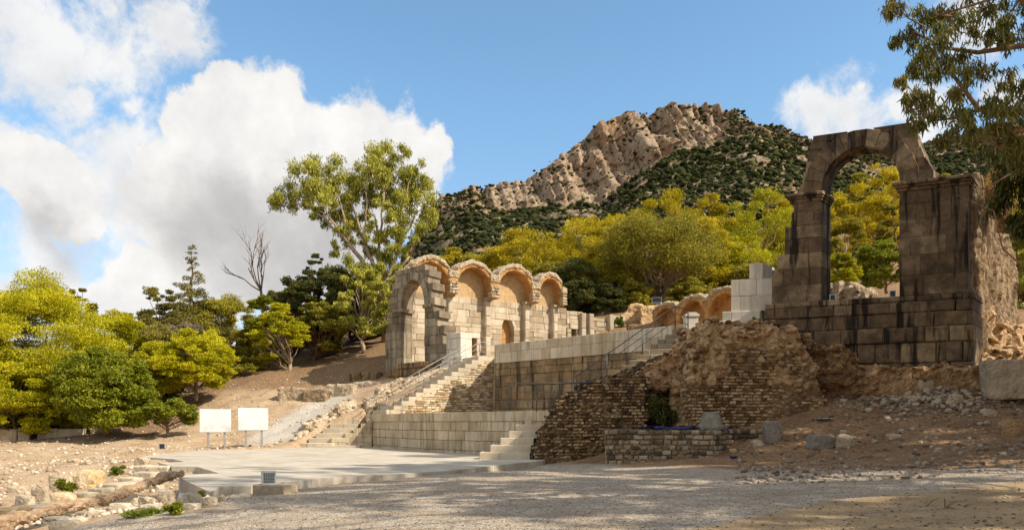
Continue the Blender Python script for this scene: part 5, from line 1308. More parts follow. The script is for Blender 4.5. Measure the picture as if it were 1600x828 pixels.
for k, ((a, b, c, d), mt, lab) in enumerate(bl):
    stone('boulder', a, b, c, d, mt, lab, 'boulder', 110 + k, 0.72, 0.8, 0.45, 0.2)
m, nt = new_mat('dead_wood'); g = G(nt); p = geo_pos(g)
ax = (P(-10, 822, 15.8) - P(285, 738, 22)).normalized(); al = g.vmath('DOT_PRODUCT', p, tuple(ax))
cb = g.n('ShaderNodeCombineXYZ'); sx = g.n('ShaderNodeSeparateXYZ'); g.link(p, sx.inputs[0]); g.link(g.math('MULTIPLY', al, 0.35), cb.inputs[0]); g.link(g.math('MULTIPLY', sx.outputs[1], 1.0), cb.inputs[1]); g.link(g.math('MULTIPLY', sx.outputs[2], 3.0), cb.inputs[2])
n1 = g.noise(cb.outputs[0], 5, 8, 0.7); n2 = g.noise(p, 2, 5, 0.6)
g.out(g.ramp(g.math('ADD', g.math('MULTIPLY', n1, 0.65), g.math('MULTIPLY', n2, 0.35)), [(0.32, (0.15, 0.09, 0.05)), (0.5, (0.36, 0.245, 0.15)), (0.68, (0.52, 0.40, 0.28))]), 0.95, g.bump(n1, 1.0, 0.06)); M['log'] = m
mb = MB(); pts = []; rad = []
for k in range(40):
    t_ = k / 39; q = P(-30, 829, 15.4).lerp(P(285, 741, 22.3), t_)
    q.z += 0.05 * math.sin(t_ * 9) ; pts.append(q); rad.append((0.165 * (1 - t_) + 0.10 * t_) * (1 + 0.14 * math.sin(t_ * 23) + 0.1 * math.sin(t_ * 51)))
mb.tube(pts, rad, 18)
tag(remesh_mass('fallen_log', mb, M['log'], None, 0.035, 0.07, 2.8, 0.06, 6, seed=44, origin=pts[0], smooth=False), 'long weathered fallen tree trunk lying down the old stone steps', 'log')

# low walls on the hillside
def hill_wall(px0, D0, px1, D1, y0, y1, yb, label, seed, mat='palerubble', th=0.9):
    mb = MB(); wallpoly(mb, px0, D0, px1, D1, [(px0, y0), ((px0 + px1) / 2, (y0 + y1) / 2 - 1), (px1, y1)], ZAT(yb, D1) - 0.7, th)
    tag(remesh_mass('stone_wall', mb, M[mat], None, 0.12, 0.10, 1.5, 0.06, 4, seed=seed, origin=(*XY((px0 + px1) / 2, D0), ZAT(yb, D0))), label, 'low wall')
hill_wall(434, 62, 474, 62, 605, 606, 616, 'low rubble wall on the slope, leftmost of a stepped row above the path', 61)
hill_wall(473, 61.5, 509, 61.2, 609, 608, 624, 'low rubble wall in the middle of the stepped row above the path', 62)
hill_wall(508, 62.3, 552, 61.6, 601, 600, 622, 'taller sunlit rubble wall of the stepped row above the path', 63)
hill_wall(551, 63.4, 594, 62.4, 597, 596, 616, 'shaded rubble wall ending the stepped row at the arch plinth', 64)
hill_wall(546, 65.5, 592, 64.8, 583, 580, 598, 'grey block wall higher on the slope beside the arch plinth', 65, 'stained')
o = empty('garden_wall', (*XY(80, 54), 0.4), 'low line of pale edging stones under the left pines', 'low wall')
mb = MB(); f = line_map(XY(-40, 51.5), XY(190, 55.5))
zz = [gz(*f(u, 0, 0).xy) for u in (0, f.L)]
courses(mb, f, [min(zz) - .4, max(zz) + 0.28], lambda z: [(0, f.L * .36), (f.L * .40, f.L * .74), (f.L * .77, f.L)], 0, -0.5, (0.7, 2.2), 0.05, 0.05, 0.02, seed=260, ragged=0.06)
build('edging_stones', mb, M['boulder'], o)
for k, (a, b, c, d) in enumerate([(336, 362, 689, 701), (364, 388, 688, 700), (390, 404, 690, 699), (408, 424, 686, 699), (428, 444, 687, 698), (318, 334, 692, 701)]):
    stone('kerb_stone', a, b, c, d, 'ochrerock', ('ochre kerb stone behind the platform, under the left signboard', 'ochre kerb stone between the two signboards', 'small ochre kerb stone by the right signboard', 'ochre kerb stone under the right signboard', 'ochre kerb stone right of the signboards', 'flat ochre kerb stone left of the signboards')[k], 'kerb stone', 160 + k, 0.8, 0.5, 0.4, 0.15, 'kerb stones behind the platform', D=51)

# ------------------------------------------------------------------ signboards and lamps
def signboard(px0, px1, y0, y1, posts, yfoot, label, tilt, seed):
    D = 46.8 if seed == 1 else 47.7; f = line_map(XY(px0, D), XY(px1, D - tilt)); z0, z1 = ZAT(y1, D), ZAT(y0, D)
    foot = XY((px0 + px1) / 2, D); o = empty('signboard', (*foot, ZAT(yfoot, D)), label, 'sign', 'blank signboards')
    mb = MB(); block(mb, [(0, z0), (f.L, z0), (f.L, z1), (0, z1)], 0.0, -0.05, 0.006, f); pn = build('panel', mb, M['signwhite'], o)
    mb = MB()
    for a, b, c, d in ((-.02, z0 - .02, f.L + .02, z0 + .015), (-.02, z1 - .015, f.L + .02, z1 + .02)):
        block(mb, [(a, b), (c, b), (c, d), (a, d)], 0.012, -0.06, 0.004, f)
    build('frame_rail', mb, M['metal'], pn)
    for px in posts:
        u = f.u(px); mb = MB(); zf = gz(*f(u, 0, -.1).xy) - 0.2
        block(mb, [(u - .06, zf), (u + .06, zf), (u + .06, z1 - .1), (u - .06, z1 - .1)], -0.065, -0.16, 0.006, f); build('post', mb, M['metal'], o)
signboard(312, 361, 638, 675, (325, 351), 702, 'left blank white signboard on two grey posts, weathered at its corners', -0.6, 1)
signboard(372, 419, 636, 672, (384, 409), 699, 'right blank white signboard on two grey posts, the cleaner one', -0.6, 2)

def floodlight(o, c, w, h, d, yaw, grid=True):
    ca, sa = math.cos(yaw), math.sin(yaw)
    def T(x, y, z): return (c.x + x * ca - y * sa, c.y + x * sa + y * ca, c.z + z)
    def bx(mb, x0, x1, y0, y1, z0, z1):
        mb.hexa([T(x0, y0, z0), T(x1, y0, z0), T(x1, y1, z0), T(x0, y1, z0)], [T(x0, y0, z1), T(x1, y0, z1), T(x1, y1, z1), T(x0, y1, z1)])
    mb = MB(); bx(mb, -w * .42, w * .42, 0.03, d, h * .1, h * .9); build('housing', mb, M['lampgrey'], o)
    mb = MB(); bx(mb, -w * .40, w * .40, 0.0, 0.028, h * .10, h * .90); build('lens', mb, M['lampblack'], o)
    mb = MB(); t = 0.035
    bx(mb, -w / 2, w / 2, -.03, d * .6, 0, t); bx(mb, -w / 2, w / 2, -.03, d * .6, h - t, h); bx(mb, -w / 2, -w / 2 + t, -.028, d * .59, t, h - t); bx(mb, w / 2 - t, w / 2, -.028, d * .59, t, h - t)
    fr = build('frame', mb, M['lampgrey'], o)
    if grid:
        mb = MB()
        for k in range(1, 7): x = -w / 2 + w * k / 7; bx(mb, x - .004, x + .004, -.026, -.018, t, h - t)
        for k in range(1, 9): z = h * k / 9; bx(mb, -w / 2 + t, w / 2 - t, -.017, -.009, z - .004, z + .004)
        build('grille', mb, M['lampgrey'], fr)
q = hit(418, 773); q.z = gz(q.x, q.y)
mb = MB(); f = line_map(XY(394, q.y + .05), XY(444, q.y - .25))
block(mb, [(0, q.z - .2), (f.L, q.z - .2), (f.L, q.z + .25), (0, q.z + .25)], 0, -.55, 0.02, f)
tag(build('concrete_block', mb, M['concrete'], None, False, q), 'brown concrete base block at the front corner of the platform carrying a lamp', 'concrete block')
o = empty('floodlight', (q.x, q.y + .2, q.z + .25), 'grey caged floodlight standing on the concrete block in the foreground', 'lamp'); floodlight(o, Vector((q.x, q.y + .1, q.z + .25)), 0.34, 0.32, 0.24, R(22))
q = hit(253, 703); o = empty('floodlight', q, 'tiny dark ground spotlight behind the left tip of the platform', 'lamp'); floodlight(o, q, 0.35, 0.4, 0.3, R(30), False)
q = P(1026, 473, 78); o = empty('floodlight', q, 'pale tilted floodlight among the bushes above the curved bays', 'lamp'); floodlight(o, q, 1.0, 0.55, 0.4, R(-10), False)
mb = MB(); mb.tube([q + Vector((0, .2, 0.1)), q + Vector((0, .2, -3.0))], [0.05, 0.05], 8); build('pole', mb, M['metal'], o)
for px, y_, lab in ((1300, 461, 'small pale-framed spotlight on the arch base by the left pier'), (1394, 455, 'small pale-framed spotlight on the arch base by the right pier')):
    u = uR(px, .0); q = RF(u, ZL, -0.1); q.z = ZL - 0.02; o = empty('floodlight', q, lab, 'lamp', 'spotlights under the right arch'); floodlight(o, q, 0.27, 0.3, 0.2, R(-25), False)
slab('rubble_mound', 1298, 44, 1342, 44, 442, 462, 2.2, 'palerubble', 'pale rounded rubble mound seen through the right arch, left one', 'ruined wall', 71, 0.3, 0.14)
slab('rubble_mound', 1334, 43, 1368, 43, 446, 462, 2.0, 'palerubble', 'flatter pale rubble mound seen through the right arch, right one', 'ruined wall', 72, 0.3, 0.14)

# ------------------------------------------------------------------ loose stones as ground cover
def scatter(name, label, n, sampler, smin, smax, mat, sub=1, flat=0.65, pw=2.0):
    v0, f0 = ico(sub)
    pts = sampler(n); n = len(pts)
    s_ = smin + (smax - smin) * rng.random(n) ** pw
    a = rng.uniform(0, 2 * math.pi, n); ca, sa = np.cos(a), np.sin(a)
    sh = 1 + rng.uniform(-.35, .35, (n, len(v0), 1))
    v = v0[None] * sh * (s_[:, None, None] * 0.5) * np.stack([rng.uniform(.8, 1.4, n), rng.uniform(.7, 1.1, n), rng.uniform(.5, .9, n) * flat / .65], -1)[:, None]
    x = v[..., 0] * ca[:, None] - v[..., 1] * sa[:, None]; y = v[..., 0] * sa[:, None] + v[..., 1] * ca[:, None]
    z = ground_z(pts[:, 0], pts[:, 1])
    Vv = np.stack([x + pts[:, :1], y + pts[:, 1:2], v[..., 2] + (z + s_ * 0.12)[:, None]], -1).reshape(-1, 3)
    Ff = (f0[None] + (np.arange(n) * len(v0))[:, None, None]).reshape(-1, 3)
    tag(link_mesh(name, np_mesh(name, Vv, Ff), mat), label, 'gravel' if 'gravel' in name else 'stones', kind='stuff')
def frustum(n, d0, d1, cond, pw=1.6):
    D = d0 + (d1 - d0) * rng.random(n * 3) ** pw; px = rng.uniform(-30, 1630, n * 3)
    X_ = (px - CX) / F * D; ok = cond(X_, D, px) & ~inside(PLAT, X_, D) & ~inside(TERR, X_, D)
    return np.stack([X_[ok], D[ok]], -1)[:n]
m, nt = new_mat('gravel_stone'); g = G(nt); g.out(g.ramp(island(g), [(0.0, (0.11, 0.093, 0.077)), (0.5, (0.28, 0.24, 0.195)), (0.85, (0.44, 0.39, 0.32)), (1.0, (0.58, 0.52, 0.43))]), 0.9, spec=0.2); M['gravel'] = m
m, nt = new_mat('slope_stone'); g = G(nt); g.out(g.ramp(island(g), [(0.0, (0.26, 0.18, 0.11)), (0.5, (0.46, 0.37, 0.27)), (1.0, (0.64, 0.56, 0.45))]), 0.9, spec=0.2); M['slopestone'] = m
m, nt = new_mat('earth_stone'); g = G(nt); g.out(g.ramp(island(g), [(0.0, (0.10, 0.07, 0.045)), (0.5, (0.22, 0.165, 0.115)), (1.0, (0.40, 0.33, 0.25))]), 0.9, spec=0.2); M['earthstone'] = m
sandline = lambda X_, D: np.minimum(-side((1.8, 10.6), (6.2, 14.9), X_, D), -side((6.2, 14.9), (14, 18.4), X_, D)) < -0.2
scatter('gravel', 'loose grey gravel spread over the foreground', 30000, lambda n: frustum(n, 10.5, 33, lambda X_, D, px: sandline(X_, D) & (X_ > -5.5 - np.clip((D - 17) * 0.25, 0, 6) - np.clip((17.4 - D) * 1.5, 0, 3.2))), 0.009, 0.036, M['gravel'], 0, pw=2.2)
scatter('slope_stones', 'small pale stones scattered over the left slope', 7000, lambda n: frustum(n, 17, 68, lambda X_, D, px: (px < 600) & (X_ < -5.6 - np.clip((D - 16) * .25, 0, 6))), 0.04, 0.24, M['slopestone'], 1, pw=3.0)
scatter('earth_stones', 'small stones scattered over the brown earth slope at right', 2600, lambda n: frustum(n, 19, 34, lambda X_, D, px: (px > 1150) & sandline(X_, D), 0.8), 0.03, 0.2, M['earthstone'], 1, pw=3.0)
scatter('rubble_stones', 'small broken stones heaped below the right archway', 1500, lambda n: np.array([[q.x, q.y] for q in (hit(float(np.clip(rng.normal(1425, 75), 1310, 1600)), float(np.clip(rng.normal(622, 14), 600, 655))) for _ in range(260))]).repeat(6, 0) + rng.normal(0, .35, (1560, 2)), 0.06, 0.24, M['earthstone'], 1, pw=1.5)
# twigs on the sand
mb = MB(); q = hit(1480, 795)
for k in range(7):
    a = q + Vector((rnd.uniform(-.35, .35), rnd.uniform(-.2, .2), 0.03)); b = a + Vector((rnd.uniform(-.4, .4), rnd.uniform(-.15, .2), rnd.uniform(.0, .16)))
    mb.tube([a, a.lerp(b, .5) + Vector((0, 0, .03)), b], [0.009, 0.007, 0.003], 5)
tag(build('dry_branch', mb, BARK['brown'], None, False, q), 'small dry forked branch lying on the sand at the lower right', 'branch')

scatter('sand_stones', 'few dark pebbles and bits lying on the sand at the lower right', 900, lambda n: frustum(n * 4, 10, 22, lambda X_, D, px: ~sandline(X_, D) & (px > 800))[:n], 0.015, 0.07, M['earthstone'], 1, pw=2.5)
m, nt = new_mat('dry_leaf'); g = G(nt); g.out(g.ramp(island(g), [(0.0, (0.10, 0.055, 0.03)), (0.6, (0.28, 0.17, 0.09)), (1.0, (0.45, 0.33, 0.2))]), 0.9, spec=0.1)
pts_ = frustum(2600, 10.5, 32, lambda X_, D, px: (X_ > -5.5 - (D - 16) * .25)); n_ = len(pts_); zz = ground_z(pts_[:, 0], pts_[:, 1]) + 0.015
a_ = rng.uniform(0, 6.3, n_); L_ = rng.uniform(.04, .11, n_); w_ = L_ * rng.uniform(.15, .35, n_); d1 = np.stack([np.cos(a_), np.sin(a_), rng.uniform(-.3, .3, n_)], -1); d2 = np.stack([-np.sin(a_), np.cos(a_), rng.uniform(-.5, .5, n_)], -1)
c_ = np.column_stack([pts_, zz + .01]); V = np.stack([c_ - d1 * L_[:, None] / 2, c_ + d2 * w_[:, None] / 2, c_ + d1 * L_[:, None] / 2, c_ - d2 * w_[:, None] / 2], 1).reshape(-1, 3)
tag(link_mesh('leaf_litter', np_mesh('leaf_litter', V, np.arange(len(V)).reshape(-1, 4)), m), 'fallen dry leaves and bark scraps strewn over the foreground', 'leaf litter', kind='stuff')

# ------------------------------------------------------------------ trees
def leaves(clumps, counts, ln, wd, mode, seed, shell=3.4):
    """clumps: list of (center, (rx, ry, rz)); returns V, F of leaf-sized faces through each clump's volume"""
    r = np.random.default_rng(seed); Vs = []
    for (c, rad), n in zip(clumps, counts):
        n = int(n)
        d = r.normal(0, 1, (n, 3)); d /= np.linalg.norm(d, axis=1, keepdims=True)
        rr = r.random(n) ** (1 / shell) * (0.86 + 0.14 * r.random(n))
        # break the outline: lumpy radius by direction
        lump = 1 + 0.22 * np.sin(d[:, 0] * 5 + seed) * np.cos(d[:, 1] * 4 + seed * 2) + 0.18 * np.sin(d[:, 2] * 7 + c[0])
        pos = np.array(c)[None] + d * (rr * lump)[:, None] * np.array(rad)[None]
        rnd3 = r.normal(0, 1, (n, 3))
        if mode == 'up': ax = d * 0.7 + rnd3 * 0.45 + np.array([0, 0, 0.55])
        elif mode == 'droop': ax = rnd3 * 0.38 + np.array([0, 0, -1.0]) + d * 0.25
        elif mode == 'spray': ax = d * np.array([1, 1, .3]) + rnd3 * 0.5 + np.array([0, 0, -.15])
        else: ax = rnd3 + d * 0.4
        ax /= np.linalg.norm(ax, axis=1, keepdims=True)
        s = np.cross(ax, r.normal(0, 1, (n, 3))); s /= np.linalg.norm(s, axis=1, keepdims=True) + 1e-9
        L_ = (ln * r.uniform(0.6, 1.35, n))[:, None]; W_ = (wd * r.uniform(0.6, 1.3, n))[:, None]
        Vs.append(np.stack([pos - ax * L_ * .5, pos + s * W_ * .5 - ax * L_ * .08, pos + ax * L_ * .5, pos - s * W_ * .5 - ax * L_ * .08], 1))
    V = np.concatenate(Vs).reshape(-1, 3)
    return V, np.arange(len(V)).reshape(-1, 4)
def limb(mb, a, b, r0, r1, seed, sag=0.0, n=6, sides=6, wig=0.06):
    r = random.Random(seed); a, b = Vector(a), Vector(b); L = (b - a).length; pts = []; rad = []
    for i in range(n + 1):
        t = i / n; q = a.lerp(b, t)
        w = math.sin(math.pi * t) * L * wig
        q += Vector((r.uniform(-1, 1), r.uniform(-1, 1), r.uniform(-.6, .6))) * w + Vector((0, 0, sag * L * math.sin(math.pi * t)))
        pts.append(q); rad.append(r0 + (r1 - r0) * t)
    mb.tube(pts, rad, sides); return pts
def finish_tree(name, label, cat, base, mbt, bark, V, Fc, leaf, group=None):
    o = empty(name, base, label, cat, group)
    if mbt and mbt.v: build('trunk', mbt, BARK[bark], o, True)
    if V is not None:
        me = np_mesh('crown', V - np.array(base)[None], Fc); link_mesh('crown', me, LEAF[leaf], o)
    return o
def grow(name, label, cat, px, ytop, ybase, wpx, D, kind, leaf, seed, n=26, cnt=320, ln=None, wd=None, bark='brown', low=0.2, lean=0.0, group=None, trunk=True, stems=1, flat=0.62, tr=0.022):
    if kind == 'pine' and flat == .62: flat = .66
    r = random.Random(seed)
    base = P(px + lean * wpx * -0.5, ybase, D); H = (ybase - ytop) / F * D; Wd = wpx / F * D
    top = P(px, ytop, D); cx = P(px, ybase, D)
    k = D / 55.0
    fin = ln is None; ln = ln or 0.155 * k ** 0.8; wd = wd or 0.064 * k ** 0.8
    cl = []
    if kind == 'cone':
        for i in range(n):
            t = (i + 0.5) / n; z = low + (0.98 - low) * t
            rad_ = (1 - t) ** 0.85 * Wd * 0.5 + 0.12
            m_ = max(2, int(7 * (1 - t)) + 1); a0 = r.uniform(0, 6.3)
            for j in range(m_):
                a = a0 + j * 2 * math.pi / m_ + r.uniform(-.4, .4); q = rad_ * r.uniform(0.3, 1.0)
                c = cx + Vector((math.cos(a) * q, math.sin(a) * q, H * (z + r.uniform(-1, 1) * 0.6 / n) - q * 0.12)); s_ = max(0.3, rad_ * 0.36) * r.uniform(.6, 1.25)
                cl.append((c, (s_ * 1.1, s_ * 1.1, s_ * 0.6)))
    else:
        for i in range(int(n * (2.3 if D < 64 else 1.8))):
            for _ in range(30):
                u, v, w = r.uniform(-1, 1), r.uniform(-1, 1), r.uniform(0, 1)
                if kind == 'pine': env = math.sin(math.pi * min(1, 0.16 + w * 0.84)) ** 0.62 * (1.0 if w < .62 else 0.95)
                elif kind == 'tall': env = (0.55 + 0.45 * math.sin(math.pi * w)) * (1 - max(0, w - .7) * 1.6)
                else: env = math.sqrt(max(0, 1 - ((w - 0.42) / 0.60) ** 2))
                q = math.hypot(u, v)
                if q < env and (q > env * 0.66 or w > 0.8): break
            s_ = Wd * r.choice((0.06, 0.085, 0.11, 0.15)) * r.uniform(.9, 1.1)
            c = cx + Vector((u * (Wd * 0.5 - s_ * .5), v * (Wd * 0.5 - s_ * .5), H * (low + (1 - low) * w * 0.99) - s_ * 0.2))
            cl.append((c, (s_ * r.uniform(.9, 1.25), s_ * r.uniform(.9, 1.25), s_ * flat * r.uniform(.8, 1.2))))
    mr_ = sum(c[1][0] ** 2 for c in cl) / len(cl)
    counts = [cnt * c[1][0] ** 2 / mr_ for c in cl]
    counts = [c_ * ((1.9 if D < 85 else 1.5) if kind != 'cone' else 2.8) * (1.55 if fin else 1) for c_ in counts]
    V, Fc = leaves(cl, counts, ln, wd, {'pine': 'up', 'tall': 'up', 'cone': 'spray', 'broad': 'any', 'euc': 'droop'}[kind], seed)
    mbt = MB()
    if trunk:
        R0 = H * tr + 0.04
        for s_ in range(stems):
            b = base + Vector((r.uniform(-.5, .5), r.uniform(-.5, .5), 0)) * (0.8 if stems > 1 else 0) - Vector((0, 0, .4))
            mid = Vector((cx.x + r.uniform(-.1, .1) * Wd * (2.2 if stems > 1 else 1), cx.y + r.uniform(-.1, .1) * Wd, base.z + H * r.uniform(.5, .62)))
            pts = limb(mbt, b, mid, R0 / math.sqrt(stems), R0 * 0.5 / math.sqrt(stems), seed + s_, 0, 8, 8, 0.05)
            if kind == 'cone': limb(mbt, pts[-1], top - Vector((0, 0, .3)), R0 * .5, 0.02, seed + 9, 0, 6, 6, 0.02)
            for (c, q) in cl[s_::stems][:26]:
                i0 = min(len(pts) - 1, max(2, int((c.z - base.z) / H * 9) - 1))
                limb(mbt, pts[i0], c, R0 * 0.28, 0.02, seed + int(c.x * 97) % 999, -0.03, 4, 5, 0.07)
    return finish_tree(name, label, cat, base, mbt, bark, V, Fc, leaf, group)

LP = 'trees on the left slope'
grow('pine_tree', 'biggest yellow-green pine filling the left edge of the photo', 'tree', 62, 436, 686, 250, 56, 'pine', 'pine', 101, 58, 620, low=0.14, group=LP)
grow('pine_tree', 'yellow-green pine close behind the big left-edge pine, reaching out of frame', 'tree', -60, 450, 684, 190, 54, 'pine', 'pine', 102, 36, 420, low=0.12, group=LP)
grow('pine_tree', 'yellow pine rising behind the round green tree', 'tree', 192, 480, 676, 140, 62, 'pine', 'pine', 103, 34, 420, low=0.16, group=LP)
grow('pine_tree', 'low spreading pine in front of the left-edge trunks', 'tree', 25, 560, 684, 150, 53, 'pine', 'pine', 104, 26, 420, low=0.12, group=LP)
grow('citrus_tree', 'round bright green leafy tree with a short trunk left of the signboards', 'tree', 165, 542, 672, 146, 53, 'broad', 'green', 105, 46, 520, ln=.17, wd=.10, low=0.16, bark='red', group=LP, flat=0.8)
grow('citrus_tree', 'small green sapling with a thin dark trunk beside the left signboard', 'tree', 262, 622, 671, 90, 53, 'broad', 'green', 106, 16, 260, ln=.15, wd=.09, low=0.28, group=LP, flat=0.6, tr=0.035)
grow('pine_tree', 'compact rounded yellow-green pine above the left signboard', 'tree', 306, 512, 618, 122, 62, 'pine', 'pine', 107, 34, 520, low=0.22, group=LP, bark='red')
grow('pine_tree', 'tiered yellow-green pine with a bare leaning stem left of the dark grove', 'tree', 436, 468, 590, 84, 72, 'pine', 'pine', 108, 26, 420, low=0.22, lean=-0.6, bark='pale', group=LP, flat=.5)
grow('pine_tree', 'greener top-heavy pine behind the tiered pine', 'tree', 418, 452, 578, 70, 76, 'pine', 'green', 109, 18, 420, low=0.3, group=LP)
grow('cypress_tree', 'tall pointed conifer with a sparse spire standing above the left trees', 'tree', 300, 382, 600, 120, 76, 'cone', 'cypress', 110, 36, 120, low=0.08, group=LP)
grow('cypress_tree', 'slimmer ragged conifer left of the tall pointed one', 'tree', 250, 440, 610, 74, 72, 'tall', 'cypress', 111, 44, 150, low=0.1, group=LP)
grow('cypress_tree', 'drooping brownish conifer right of the yellow pine', 'tree', 208, 474, 640, 92, 66, 'tall', 'cypress', 112, 44, 170, low=0.05, group=LP)
grow('cypress_tree', 'olive conifer between the yellow pine and the compact pine', 'tree', 238, 500, 645, 100, 64, 'tall', 'cypress', 113, 40, 190, low=0.03, group=LP)
grow('olive_tree', 'broad olive-yellow tree filling the gap behind the compact pine', 'tree', 345, 458, 600, 140, 78, 'broad', 'olive', 114, 36, 420, low=0.1, group=LP)
grow('olive_tree', 'yellow-olive tree left of the bare branches', 'tree', 372, 478, 590, 80, 82, 'pine', 'gold', 115, 24, 380, low=0.12, group=LP)
grow('shrub', 'grey-brown leafless thicket behind the compact pine', 'shrub', 285, 505, 618, 90, 68, 'broad', 'grey', 116, 24, 340, ln=.4, wd=.035, low=0.02, group=LP)
grow('pine_tree', 'slender pale-topped tree standing over the left pines', 'tree', 122, 440, 660, 62, 72, 'tall', 'olive', 117, 22, 240, low=0.3, group=LP)
grow('shrub', 'low grey-green bush under the tiered pine', 'shrub', 385, 555, 598, 60, 72, 'broad', 'olive', 118, 14, 300, low=0.02, group=LP, trunk=False)
grow('shrub', 'dark undergrowth under the left-edge pines', 'shrub', 60, 625, 686, 190, 60, 'broad', 'dark', 119, 26, 420, low=0.02, group=LP, trunk=False)
grow('shrub', 'dark undergrowth between the round green tree and the compact pine', 'shrub', 225, 590, 662, 110, 62, 'broad', 'dark', 120, 20, 420, low=0.02, group=LP, trunk=False)
DG = 'dark grove left of the arch'
grow('cypress_tree', 'dark drooping spire leaning over the dark grove', 'tree', 497, 384, 560, 46, 80, 'tall', 'dark', 121, 34, 120, low=0.2, group=DG)
for k, (px, yt, yb, w, D, lf, lab) in enumerate([(468, 425, 572, 100, 82, 'dark', 'dark tree at the left of the grove beneath the bare branches'), (520, 418, 560, 110, 80, 'dark', 'dense dark tree in the middle of the grove'),
        (560, 430, 552, 90, 84, 'olive', 'olive tree of the grove left of the eucalyptus trunk'), (500, 470, 572, 90, 76, 'olive', 'low dark tree with leaning red stems at the front of the grove'),
        (585, 470, 545, 70, 84, 'dark', 'shadowy tree directly behind the left archway'), (440, 445, 575, 70, 88, 'olive', 'olive-brown tree at the back left of the grove')]):
    grow('oak_tree', lab, 'tree', px, yt, yb, w, D, 'broad', lf, 130 + k, 34, 400, low=0.28, bark='red', stems=2, group=DG, lean=0.3)
grow('eucalyptus_tree', 'leafy eucalyptus regrowth hanging beside the left arch pier', 'tree', 568, 415, 545, 90, 76, 'euc', 'euc', 140, 26, 330, ln=.42, wd=.11, low=0.2, bark='pale', group=DG)
grow('eucalyptus_tree', 'small yellow-green eucalyptus shoots against the left arch pier', 'tree', 606, 400, 540, 60, 72, 'euc', 'euc', 141, 18, 300, ln=.4, wd=.11, low=0.15, bark='pale', group=DG)

# bare tree
def twigs(mb, a, d, L, r0, depth, R_):
    b = a + d * L; mid = a.lerp(b, .5) + Vector((R_.uniform(-1, 1), R_.uniform(-1, 1), R_.uniform(-1, 1))) * L * .05
    mb.tube([a, mid, b], [r0, r0 * .8, r0 * .6], 5)
    if depth == 0: return
    for k in range(R_.choice((2, 3))):
        nd = (d + Vector((R_.uniform(-.55, .55), R_.uniform(-.45, .45), R_.uniform(-.15, .35)))).normalized()
        twigs(mb, a.lerp(b, R_.uniform(.55, 1)), nd, L * R_.uniform(.6, .82), r0 * .58, depth - 1, R_)
b = P(413, 560, 86); o = empty('bare_tree', b, 'leafless dead tree with thin fanned branches behind the left pines', 'tree', LP)
mb = MB(); R_ = random.Random(4); fork = P(408, 455, 86)
limb(mb, b, fork, .22, .15, 3, 0, 6, 7, .03)
for px, y_, L in ((352, 415, 1), (366, 380, 1), (378, 366, 1), (396, 372, 1), (408, 380, 1), (416, 400, 1)):
    d = (P(px, y_, 86 + R_.uniform(-2, 2)) - fork); L_ = d.length
    twigs(mb, fork, d.normalized(), L_ * .48, .085, 3, R_)
build('trunk', mb, BARK['red'], o, True)

# the big eucalyptus in front of the clouds
EB = P(604, 535, 80)
cls = [(520, 320, 20), (555, 335, 20), (600, 302, 20), (570, 290, 22), (630, 325, 20), (610, 355, 18), (585, 362, 16), (545, 362, 16), (500, 338, 16), (650, 305, 18), (640, 372, 16), (620, 370, 12), (455, 308, 26), (436, 312, 12), (478, 282, 28), (505, 268, 26), (528, 285, 28), (470, 320, 16), (545, 275, 24), (575, 262, 28), (605, 252, 30), (632, 262, 28), (648, 290, 24), (655, 320, 24), (668, 338, 16), (620, 290, 24), (590, 290, 20), (560, 305, 18),
       (500, 300, 22), (600, 325, 16), (640, 345, 22), (655, 362, 12), (570, 345, 15), (535, 330, 15), (600, 370, 14), (622, 388, 15), (550, 372, 17), (530, 390, 12), (580, 395, 16), (612, 415, 20), (560, 420, 18), (590, 440, 20), (640, 400, 10), (490, 330, 10), (540, 440, 20), (575, 462, 22), (612, 452, 20), (632, 432, 16), (560, 485, 22), (595, 490, 20), (625, 470, 14), (648, 268, 14), (625, 243, 14), (478, 262, 12), (590, 243, 14)]
R_ = random.Random(9); clw = []
for px, y_, r_p in cls:
    D = 80 + R_.uniform(-2.6, 2.6); c = P(px, y_, D); s_ = r_p / F * D * 1.12
    for j in range(5):
        cc = c + Vector((R_.uniform(-.85, .85), R_.uniform(-.85, .85), R_.uniform(-.8, .75))) * s_
        q_ = R_.uniform(.38, .62); clw.append((cc, (s_ * q_, s_ * q_, s_ * q_)))
cnt = [430 * c[1][0] ** 2 / 0.8 + 40 for c in clw]
V, Fc = leaves(clw, cnt, .34, .09, 'droop', 77, 1.6)
mb = MB(); f0 = P(598, 455, 80)
main = limb(mb, EB, f0, .55, .42, 5, 0, 6, 9, .02)
jn = {}
for nm, a, b_, r0, r1 in (('a', f0, P(545, 380, 79.5), .30, .20), ('b', f0, P(572, 385, 80.5), .26, .18), ('c', f0, P(592, 385, 81), .24, .15), ('d', f0, P(625, 385, 80), .28, .18), ('e', f0, P(640, 400, 79), .2, .12)):
    pts = limb(mb, a, b_, r0, r1, hash(nm) % 7 + 3, 0, 6, 7, .03); jn[nm] = pts[-1]
jn2 = {}
for nm, a, b_ in (('a1', 'a', (510, 335)), ('a2', 'a', (480, 318)), ('a3', 'a', (530, 310)), ('b1', 'b', (545, 310)), ('b2', 'b', (572, 300)), ('c1', 'c', (600, 300)), ('c2', 'c', (585, 335)), ('d1', 'd', (630, 310)), ('d2', 'd', (648, 335)), ('e1', 'e', (655, 350)), ('d3', 'd', (615, 340))):
    pts = limb(mb, jn[a], P(*b_, 80 + R_.uniform(-1.5, 1.5)), .15, .08, len(nm) + b_[0], 0, 5, 6, .04); jn2[nm] = pts[-1]
